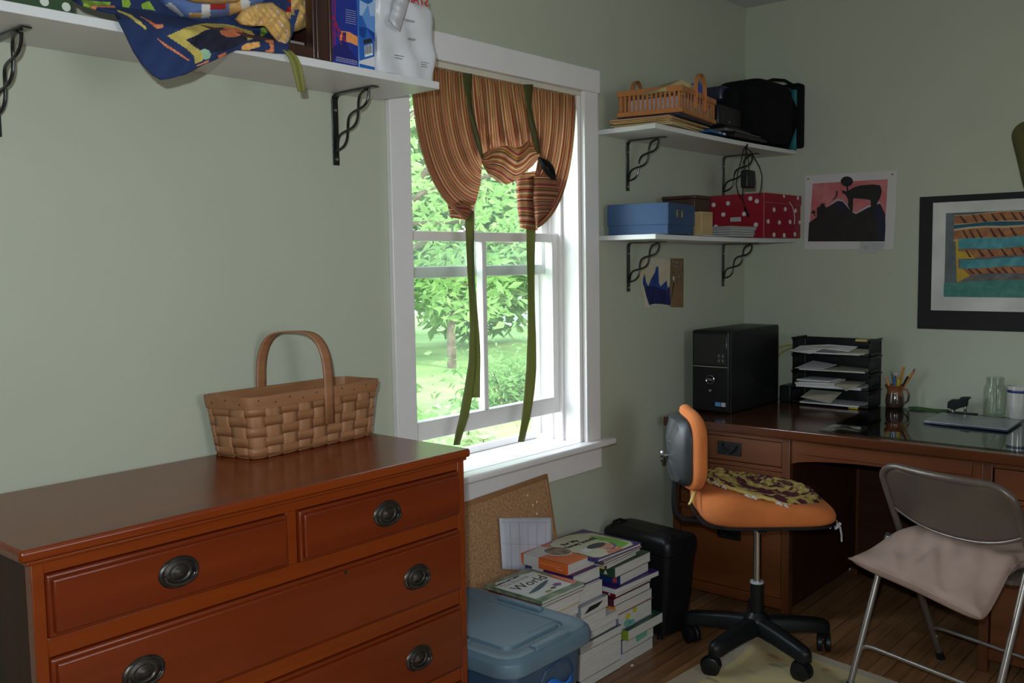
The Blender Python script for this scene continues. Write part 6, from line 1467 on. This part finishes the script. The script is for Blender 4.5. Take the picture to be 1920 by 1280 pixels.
# charger and its cable
t = thing('phone_charger', 'black charger plug dangling on its cable under the upper corner shelf', 'charger', at(1404, 335, 'y', 1.85))
g = WG(t); a_, b_ = at(1396, 318, 'y', 1.85), at(1414, 354, 'y', 1.85); g.box(a_.x, 1.835, b_.z, b_.x - .015, 1.87, a_.z); g.box(b_.x - .03, 1.84, b_.z + .005, b_.x - .002, 1.866, b_.z + .045); g.build('plug_body', BLACK, t, bevel=.008, seg=3)
g = WG(t); p = at(1414, 343, 'y', 1.85)
for dz in (.008, -.002): g.box(p.x, 1.846, p.z + dz, p.x + .018, 1.858, p.z + dz + .0015)
g.build('prong', CHROME, t)
g = WG(t)
for P in ([(1397, 279), (1401, 290), (1403, 300), (1404, 320)], [(1400, 278), (1409, 285), (1414, 295), (1424, 312), (1429, 330), (1427, 352), (1424, 366)], [(1394, 279), (1390, 300), (1383, 325), (1380, 345), (1384, 362), (1390, 372), (1394, 378)], [(1399, 280), (1397, 300), (1394, 330), (1393, 352), (1392, 370), (1395, 382), (1401, 400)]):
    g.tube([at(1402, 270, 'y', 1.855)] + [at(a, b, 'y', 1.822 if b > 355 else 1.842) for a, b in P], .0022, 7)
g.tube([at(1397, 390, 'y', 1.822), at(1403, 404, 'y', 1.822)], .005, 8); g.build('wire', BLACK, t, smooth=60)

# ------------------------------------------------------------------ lower corner shelf
ZL = 1.5052
t = thing('storage_box', 'blue cardboard archive box with a brass label holder on the lower corner shelf', 'box', (3.03, 1.850, ZL), .185)
BC = mat('blue_box_paper', (.028, .075, .17), rough=.55, vary=.04); B(.003, .003, 0, .285, .243, .112).build('box_body', BC, t, bevel=.0015)
g = G(); g.box(0, 0, .036, .288, .003, .116); g.box(0, .243, .036, .288, .246, .116); g.box(0, .003, .036, .003, .243, .116); g.box(.285, .003, .036, .288, .243, .116); g.box(.003, .003, .113, .285, .243, .116); g.build('lid', BC, t, bevel=.001)
BRS = mat('brass', (.45, .32, .10), rough=.3, metal=.9)
g = G(); x0, x1, z0, z1 = .085, .145, .062, .092
g.box(x0, -.003, z0, x1, 0, z0 + .005); g.box(x0, -.003, z1 - .004, x1, 0, z1); g.box(x0, -.003, z0, x0 + .008, 0, z1); g.box(x1 - .006, -.003, z0, x1, 0, z1); g.build('label_holder', BRS, t, bevel=.0008)
t = thing('wooden_box', 'pale wooden box between the blue box and the notebooks', 'box', (3.40, 1.97, ZL - .002)); g = WG(t); g.box(3.335, 1.885, ZL - .0018, 3.425, 2.08, 1.5985); g.build('box_body', wood('pale_pine', (.40, .27, .12), (.50, .35, .17), 'x', rough=.5, coat=.1), t, bevel=.002)
t = thing('wooden_box', 'dark walnut box stacked on top of the pale wooden box', 'box', (3.41, 2.0, 1.599)); g = WG(t); g.box(3.352, 1.925, 1.5995, 3.474, 2.075, 1.652); g.build('box_body', DKW, t, bevel=.002); g = WG(t); g.box(3.349, 1.922, 1.6525, 3.477, 2.078, 1.666); g.build('lid', DKW, t, bevel=.003)
t = thing('envelope', 'white envelope lying flat at the shelf front under the pale wooden box', 'envelope', (3.35, 1.868, ZL - .003)); B(-.02, 0, .0, .085, .012, .002).build('sheet', PAPER, t)
NBL = ['bottom spiral notebook on the lower corner shelf', 'spiral notebook second from the bottom on the lower corner shelf', 'spiral notebook third from the bottom on the lower corner shelf', 'spiral notebook just below the yellow-covered one', 'topmost spiral notebook with a yellow back cover']
zz_ = 1.501
for k in range(5):
    th = .0085 if k < 4 else .004; t = thing('spiral_notebook', NBL[k], 'notebook', (3.515 + .004 * (k % 2), 1.852 - .003 * (k % 3), zz_), .02 * (k % 3) - .01, 'spiral notebooks on the lower shelf')
    B(.006, 0, 0, .215 - .006 * (3 - k if k < 4 else -3), .19, th - .0006).build('pages', mat('grey_page_edges', (.38, .38, .36), rough=.85, scale=30, stretch=(.3, .3, 60), vary=.2), t)
    g = G(); g.box(.002, -.001, th - .0008, .218, .191, th); g.build('cover', card('cream_yellow', (.48, .40, .08)) if k == 4 else C_GREY, t)
    if k < 4:
        g = G()
        for q in range(16): g.tube([(.006 + .005 * math.cos(a), .008 + .0115 * q, th / 2 + .0052 * math.sin(a)) for a in [2 * PI * i / 10 for i in range(10)]], .0009, 5, closed=True)
        g.build('spiral', CHROME, t)
    zz_ += th + .0012
RB = mat('red_box_paper', (.26, .004, .018), rough=.45, coat=.1, vary=.03); DOT = mat('white_dot', (.62, .55, .56), rough=.6)
t = thing('storage_box', 'red polka-dot box on the lower corner shelf against the right wall', 'box', (3.95, 1.96, 1.4985))
bx0, bx1, by0, by1, bz0, bz1 = 3.768, 4.143, 1.832, 2.088, 1.4985, 1.688
g = WG(t); g.box(bx0 + .002, by0 + .002, bz0, bx1 - .002, by1, bz1 - .004); g.build('box_body', RB, t, bevel=.001)
g = WG(t); g.box(bx0 - .001, by0 - .001, bz1 - .040, bx1 + .001, by0 + .002, bz1); g.box(bx0 - .001, by0, bz1 - .040, bx0 + .002, by1, bz1); g.box(bx0, by0, bz1 - .003, bx1, by1, bz1); g.build('lid', RB, t, bevel=.001)
g = WG(t)
def dotx(px_, py, r=.0095): 
    p = at(px_, py, 'x', bx0 - .0012); g.cyl((bx0 - .0018, p.y, p.z), (bx0 + .002, p.y, p.z), r, n=18)
def doty(px_, py, r=.0095):
    p = at(px_, py, 'y', by0 - .0012); g.cyl((p.x, by0 - .0018, p.z), (p.x, by0 + .002, p.z), r, n=18)
for a, b in ((1356, 402), (1395, 401), (1417, 421), (1342, 425), (1378, 428), (1365, 381), (1407, 372), (1419, 377), (1338, 384)): dotx(a, b)
for a, b in ((1452, 393), (1473, 392), (1492, 395), (1441, 415), (1462, 417), (1482, 416), (1500, 417), (1452, 440), (1471, 441), (1491, 439), (1470, 367), (1496, 371)): doty(a, b)
g.build('dot', DOT, t, smooth=0)
g = WG(t); e0 = Vector((bx0 - .0015, by0 - .0015, 0)); g.bar(e0 + Vector((0, 0, bz0)), e0 + Vector((0, 0, bz1)), .0025, .0025, up=(0, 1, 0)); g.bar((bx0, by0 - .002, bz1 - .0405), (bx1, by0 - .002, bz1 - .0405), .002, .002); g.bar((bx0, by0 - .002, bz1), (bx1, by0 - .002, bz1), .002, .002); g.build('edge_tape', mat('pink_edge', (.45, .12, .14), rough=.5), t)
g = WG(t); g.tube([at(a, b, 'y', by0 - .004) for a, b in ((1480, 378), (1486, 388), (1489, 400), (1490, 410), (1489, 420))], .0014, 6); g.build('string', PAPER, t)
g = WG(t); p0_, p1_ = at(1369, 415, 'x', bx0 - .003), at(1389, 407, 'x', bx0 - .003); g.box(bx0 - .004, p1_.y, p0_.z - .002, bx0 - .001, p0_.y, p1_.z + .001); g.build('handle', card('silver_paint', (.4, .4, .4)), t, bevel=.002)

# ------------------------------------------------------------------ pictures on the walls
def wall_poly(t, name, m, polys, ax, v, sgn=1, solid=0.0):
    g = WG(t)
    for k, P in enumerate(polys): g.flat([at(a, b, ax, v) for a, b in P])
    return g.build(name, m, t, smooth=0, solid=solid)
ya = WY - .003
def c8(P): return [(1190 + a / 10.664, 470 + b / 10.664) for a, b in P]
t = thing('drawing', 'child\'s drawing of blue pointed mountains pinned under the lower corner shelf', 'drawing', at(1230, 535, 'y', ya)); 
CRM = mat('yellowed_paper', (.50, .44, .24), rough=.8, col2=(.62, .57, .50), scale=9)
def curlp(P, y): 
    return P
wall_poly(t, 'sheet', CRM, [c8([(130, 300), (230, 160), (300, 150), (570, 160), (715, 235), (690, 700), (715, 1090), (300, 1085), (295, 1130), (195, 1132), (130, 700), (100, 500)])], 'y', ya, solid=.0008)
SKB = mat('blue_crayon', (.010, .05, .24), rough=.7, vary=.3, scale=60, stretch=(1, 1, .2)); DKB = mat('dark_blue_crayon', (.008, .012, .085), rough=.7, vary=.3, scale=60, stretch=(1, 1, .2))
wall_poly(t, 'blue_peaks', SKB, [c8([(200, 455), (165, 560), (165, 680), (205, 740), (700, 790), (690, 700), (660, 745), (640, 590), (520, 710), (485, 640), (475, 320), (430, 315), (405, 430), (330, 560), (270, 710), (230, 620)])], 'y', ya - .0008)
wall_poly(t, 'dark_base', DKB, [c8([(190, 720), (300, 700), (420, 720), (540, 760), (640, 790), (700, 720), (715, 1050), (715, 1090), (550, 1065), (400, 1060), (290, 1085), (230, 900)])], 'y', ya - .0012)
t = thing('collage_card', 'brown card with glued dried flowers pinned beside the blue drawing', 'card', at(1270, 530, 'y', ya)); KR = mat('kraft_card', (.20, .12, .055), rough=.85)
wall_poly(t, 'card_sheet', KR, [c8([(718, 150), (978, 150), (972, 1130), (745, 1130), (700, 1100)])], 'y', ya + .0012, solid=.0015)
g = WG(t); rng = random.Random(4)
for k in range(46):
    X = rng.uniform(745, 965); Y = rng.uniform(190, 640); p = at(1190 + X / 10.664, 470 + Y / 10.664, 'y', ya - .002); r = rng.uniform(.002, .007); sbox(g, p, (r, .0025, r), 1, 1, 8, 5)
g.build('dried_flowers', mat('dried_petals', (.05, .035, .03), col2=(.30, .26, .20), rough=.9, scale=90), t, smooth=60)
g = WG(t); g.tube([at(1190 + a / 10.664, 470 + b / 10.664, 'y', ya - .002) for a, b in ((790, 640), (765, 760), (745, 900), (730, 1100))], .0022, 6); g.build('stem', IRON, t)
g = WG(t); sbox(g, at(1263, 522, 'y', ya - .003), (.005, .003, .011), 1, 1, 10, 6); g.build('glued_bead', card('cream', (.60, .56, .44)), t, smooth=60)
# silhouette print
xa = WX - .003
def c5(P): return [(1480 + a / 3.2, 280 + b / 3.2) for a, b in P]
t = thing('painting', 'unframed painting of a black animal silhouette on dark hills under a pink sky', 'painting', at(1595, 395, 'x', xa))
WP = mat('white_art_paper', (.56, .53, .52), rough=.8, vary=.02)
wall_poly(t, 'sheet', WP, [c5([(95, 157), (648, 125), (640, 360), (625, 598), (88, 600), (90, 380)])], 'x', xa, solid=.0012)
wall_poly(t, 'pink_sky', mat('pink_wash', (.46, .10, .11), rough=.8, col2=(.55, .19, .19), scale=14), [c5([(140, 205), (592, 178), (578, 390), (570, 500), (118, 500), (130, 350)])], 'x', xa - .001)
DK = mat('black_wash', (.010, .008, .009), rough=.75, col2=(.022, .014, .011), scale=18)
wall_poly(t, 'snow_line', card('pale_mauve', (.42, .36, .42)), [c5([(225, 345), (290, 298), (322, 304), (372, 364), (400, 379), (470, 338), (545, 318), (548, 326), (470, 352), (400, 392), (368, 376), (320, 318), (290, 312)])], 'x', xa - .0014)
wall_poly(t, 'dark_hills', DK, [c5([(112, 552), (118, 440), (165, 405), (165, 360), (182, 338), (225, 348), (290, 308), (320, 312), (370, 372), (400, 388), (470, 350), (545, 324), (575, 390), (577, 470), (572, 552)])], 'x', xa - .0017)
wall_poly(t, 'indigo_hill', mat('indigo_wash', (.012, .012, .035), rough=.75), [c5([(500, 352), (545, 330), (573, 392), (573, 545), (535, 545), (520, 440)]), c5([(268, 330), (300, 318), (325, 330), (345, 360), (320, 375), (285, 350)])], 'x', xa - .0020)
wall_poly(t, 'animal', mat('black_paint', (.008, .007, .007), rough=.7), [c5([(315, 245), (345, 252), (380, 232), (420, 217), (500, 210), (545, 215), (555, 250), (545, 290), (527, 320), (524, 372), (508, 385), (490, 372), (487, 303), (440, 297), (383, 293), (380, 372), (370, 376), (352, 340), (352, 300), (335, 270), (318, 262)]),
    c5([(345 + 37 * math.cos(a), 192 + 30 * math.sin(a)) for a in [2 * PI * k / 24 for k in range(24)]]), c5([(341, 215), (352, 215), (355, 255), (346, 255)]),
    c5([(280, 250), (287, 247), (290, 275), (270, 300), (252, 312), (268, 292), (282, 272)]), c5([(127, 382), (145, 362), (162, 380), (150, 383), (160, 402), (152, 402), (143, 384)]),
    c5([(165, 352), (190, 340), (182, 322), (196, 330), (198, 312), (206, 328), (216, 318), (212, 335), (220, 350), (215, 380), (180, 400), (165, 385)])], 'x', xa - .0023)
wall_poly(t, 'caption_card', card('caption_white', (.42, .42, .42)), [c5([(428, 553), (577, 560), (562, 598), (520, 612), (518, 622), (418, 622)])], 'x', xa - .0026)
g = WG(t)
for k in range(4): g.bar(at(1480 + 497 / 3.2, 280 + (567 + 9 * k) / 3.2, 'x', xa - .003), at(1480 + (545 - 6 * k) / 3.2, 280 + (566 + 10 * k) / 3.2, 'x', xa - .003), .0012, .0006, up=(1, 0, 0))
for r in (.010, .006): g.tube([at(1480 + 462 / 3.2, 280 + 588 / 3.2, 'x', xa - .003) + Vector((0, r * math.cos(a), r * math.sin(a))) for a in [2 * PI * k / 12 for k in range(12)]], .0006, 4, closed=True)
g.build('caption_print', GRYI, t)
g = WG(t)
for a, b in ((116, 177), (620, 150)): p = at(1480 + a / 3.2, 280 + b / 3.2, 'x', xa); sbox(g, p - Vector((.004, 0, 0)), (.004, .0045, .0045), 1, 1, 12, 6)
g.build('push_pin', BRS, t, smooth=60)
# matted cubist-like stripes painting
t = thing('painting', 'black-matted painting of orange-brown and turquoise bands at the right of the photo', 'painting', (xa, .95, 1.4))
def R5(y0, z0, y1, z1, d): return [(xa - d, y0, z0), (xa - d, y1, z0), (xa - d, y1, z1), (xa - d, y0, z1)]
zc = lambda Y: 1.583 - (Y - 385) / 500 * .344; yc_ = lambda X: 1.212 - (X - 950) * .000632
g = WG(t); g.box(xa - .002, .53, 1.103, xa + .002, 1.3165, 1.656); g.build('black_mat', mat('black_mat_board', (.011, .009, .011), rough=.8), t)
g = WG(t); g.box(xa - .0035, .585, 1.182, xa - .002, 1.262, 1.629); g.build('white_mat', mat('white_mat_board', (.60, .58, .56), rough=.8), t)
g = WG(t); g.box(xa - .0045, .64, 1.239, xa - .0035, 1.210, 1.584); g.build('picture', mat('grey_gouache', (.115, .13, .14), rough=.8, vary=.12, scale=18), t)
def band(name, m, top, bot, d):
    g = WG(t); P = [(xa - d, yc_(X), zc(Y)) for X, Y in top] + [(xa - d, yc_(X), zc(Y)) for X, Y in reversed(bot)]; g.flat(P); g.build(name, m, t, smooth=0)
XS = [1005, 1100, 1200, 1300, 1408, 1520, 1640, 1760, 1850]
wob = lambda k, s: 8 * math.sin(k * 1.7 + s)
TEAL, DTEAL, GTEAL = mat('turquoise_gouache', (.045, .22, .25), rough=.7, col2=(.10, .33, .36), scale=30), mat('deep_teal_gouache', (.01, .08, .12), rough=.7), mat('sea_green_gouache', (.035, .17, .14), rough=.7, col2=(.08, .25, .19), scale=30)
RUST = mat('rust_gouache', (.28, .095, .035), rough=.7, col2=(.40, .17, .06), scale=35); DRUST = mat('dark_rust_gouache', (.075, .018, .010), rough=.7); YELG = mat('yellow_gouache', (.50, .33, .03), rough=.7); SAND = mat('sand_gouache', (.45, .35, .22), rough=.7); GRY2 = mat('mid_grey_gouache', (.13, .12, .12), rough=.7, vary=.15, scale=30)
for nm, m, ty, by_, s in (('sand_line', SAND, 396, 468, 0), ('rust_band', RUST, 400, 448, 0), ('deep_teal_band', DTEAL, 452, 474, 1), ('sand_line', SAND, 474, 550, 2), ('rust_band', RUST, 486, 540, 2), ('turquoise_band', TEAL, 540, 603, 3), ('rust_band', RUST, 606, 652, 4), ('turquoise_band', TEAL, 664, 714, 5), ('rust_band', RUST, 716, 752, 6), ('grey_band', GRY2, 758, 800, 7)):
    x0_ = {3: 30, 5: 45, 4: 30, 6: 25, 7: 30}.get(s, 0)
    band(nm, m, [(max(X, XS[0] + x0_), ty + wob(k, s) * .6 - k * 2.2) for k, X in enumerate(XS)], [(max(X, XS[0] + x0_), by_ + wob(k, s + .5) * .6 - k * 2.2) for k, X in enumerate(XS)], .0050 + .0002 * s + (.0001 if nm != 'sand_line' else 0))
band('sea_green_band', GTEAL, [(951, 800), (1030, 800), (1150, 790), (1300, 785), (1500, 780), (1850, 775)], [(951, 884), (1030, 885), (1150, 885), (1300, 884), (1500, 884), (1850, 884)], .0068)
band('yellow_patch', YELG, [(1030, 612), (1100, 618)], [(1030, 658), (1140, 656)], .0062); band('yellow_patch', YELG, [(1030, 712), (1060, 715)], [(1030, 800), (1110, 758)], .0068); band('yellow_patch', YELG, [(1012, 480), (1030, 478)], [(1030, 800), (1040, 800)], .0049)
g = WG(t); rng = random.Random(2)
for s, (y0_, y1_) in enumerate(((402, 446), (488, 538), (608, 650), (718, 750))):
    X = 1035 + 20 * s
    while X < 1820:
        sl_ = -(X - 1005) / 105 * 2.2
        P = [(X, y0_ + sl_), (X + 10, y0_ + sl_), (X + 45 + rng.uniform(-8, 8), y1_ + sl_), (X + 28, y1_ + sl_)]
        g.flat([(xa - .0070, yc_(a), zc(b)) for a, b in P]); X += rng.uniform(38, 80)
g.build('brush_strokes', DRUST, t, smooth=0)
# puffed dark olive shape of unknown kind at the right edge
t = thing('olive_shape', 'dark olive soft-edged shape on the right-hand wall above the matted painting', 'cloth', at(1915, 300, 'x', WX - .02))
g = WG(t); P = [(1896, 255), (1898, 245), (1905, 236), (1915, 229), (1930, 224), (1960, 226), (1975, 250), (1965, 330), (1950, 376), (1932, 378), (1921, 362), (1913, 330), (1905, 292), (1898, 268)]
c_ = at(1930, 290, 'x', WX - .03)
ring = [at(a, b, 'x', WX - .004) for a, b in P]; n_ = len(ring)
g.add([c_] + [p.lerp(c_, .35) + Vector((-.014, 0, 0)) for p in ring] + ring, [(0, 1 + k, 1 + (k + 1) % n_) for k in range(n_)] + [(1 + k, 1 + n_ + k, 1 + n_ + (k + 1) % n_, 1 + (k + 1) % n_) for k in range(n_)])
g.build('cloth', mat('olive_brown_matte', (.10, .09, .03), rough=.95), t, smooth=80, subsurf=1); t.name = 'olive_wall_shape'
# bit of white crumb on the floor by the books
tag(G().box(2.672, 1.782, .0003, 2.684, 1.788, .004).build('paper_scrap', PAPER), 'tiny white paper scrap on the floor beside the middle book stack', 'scrap')
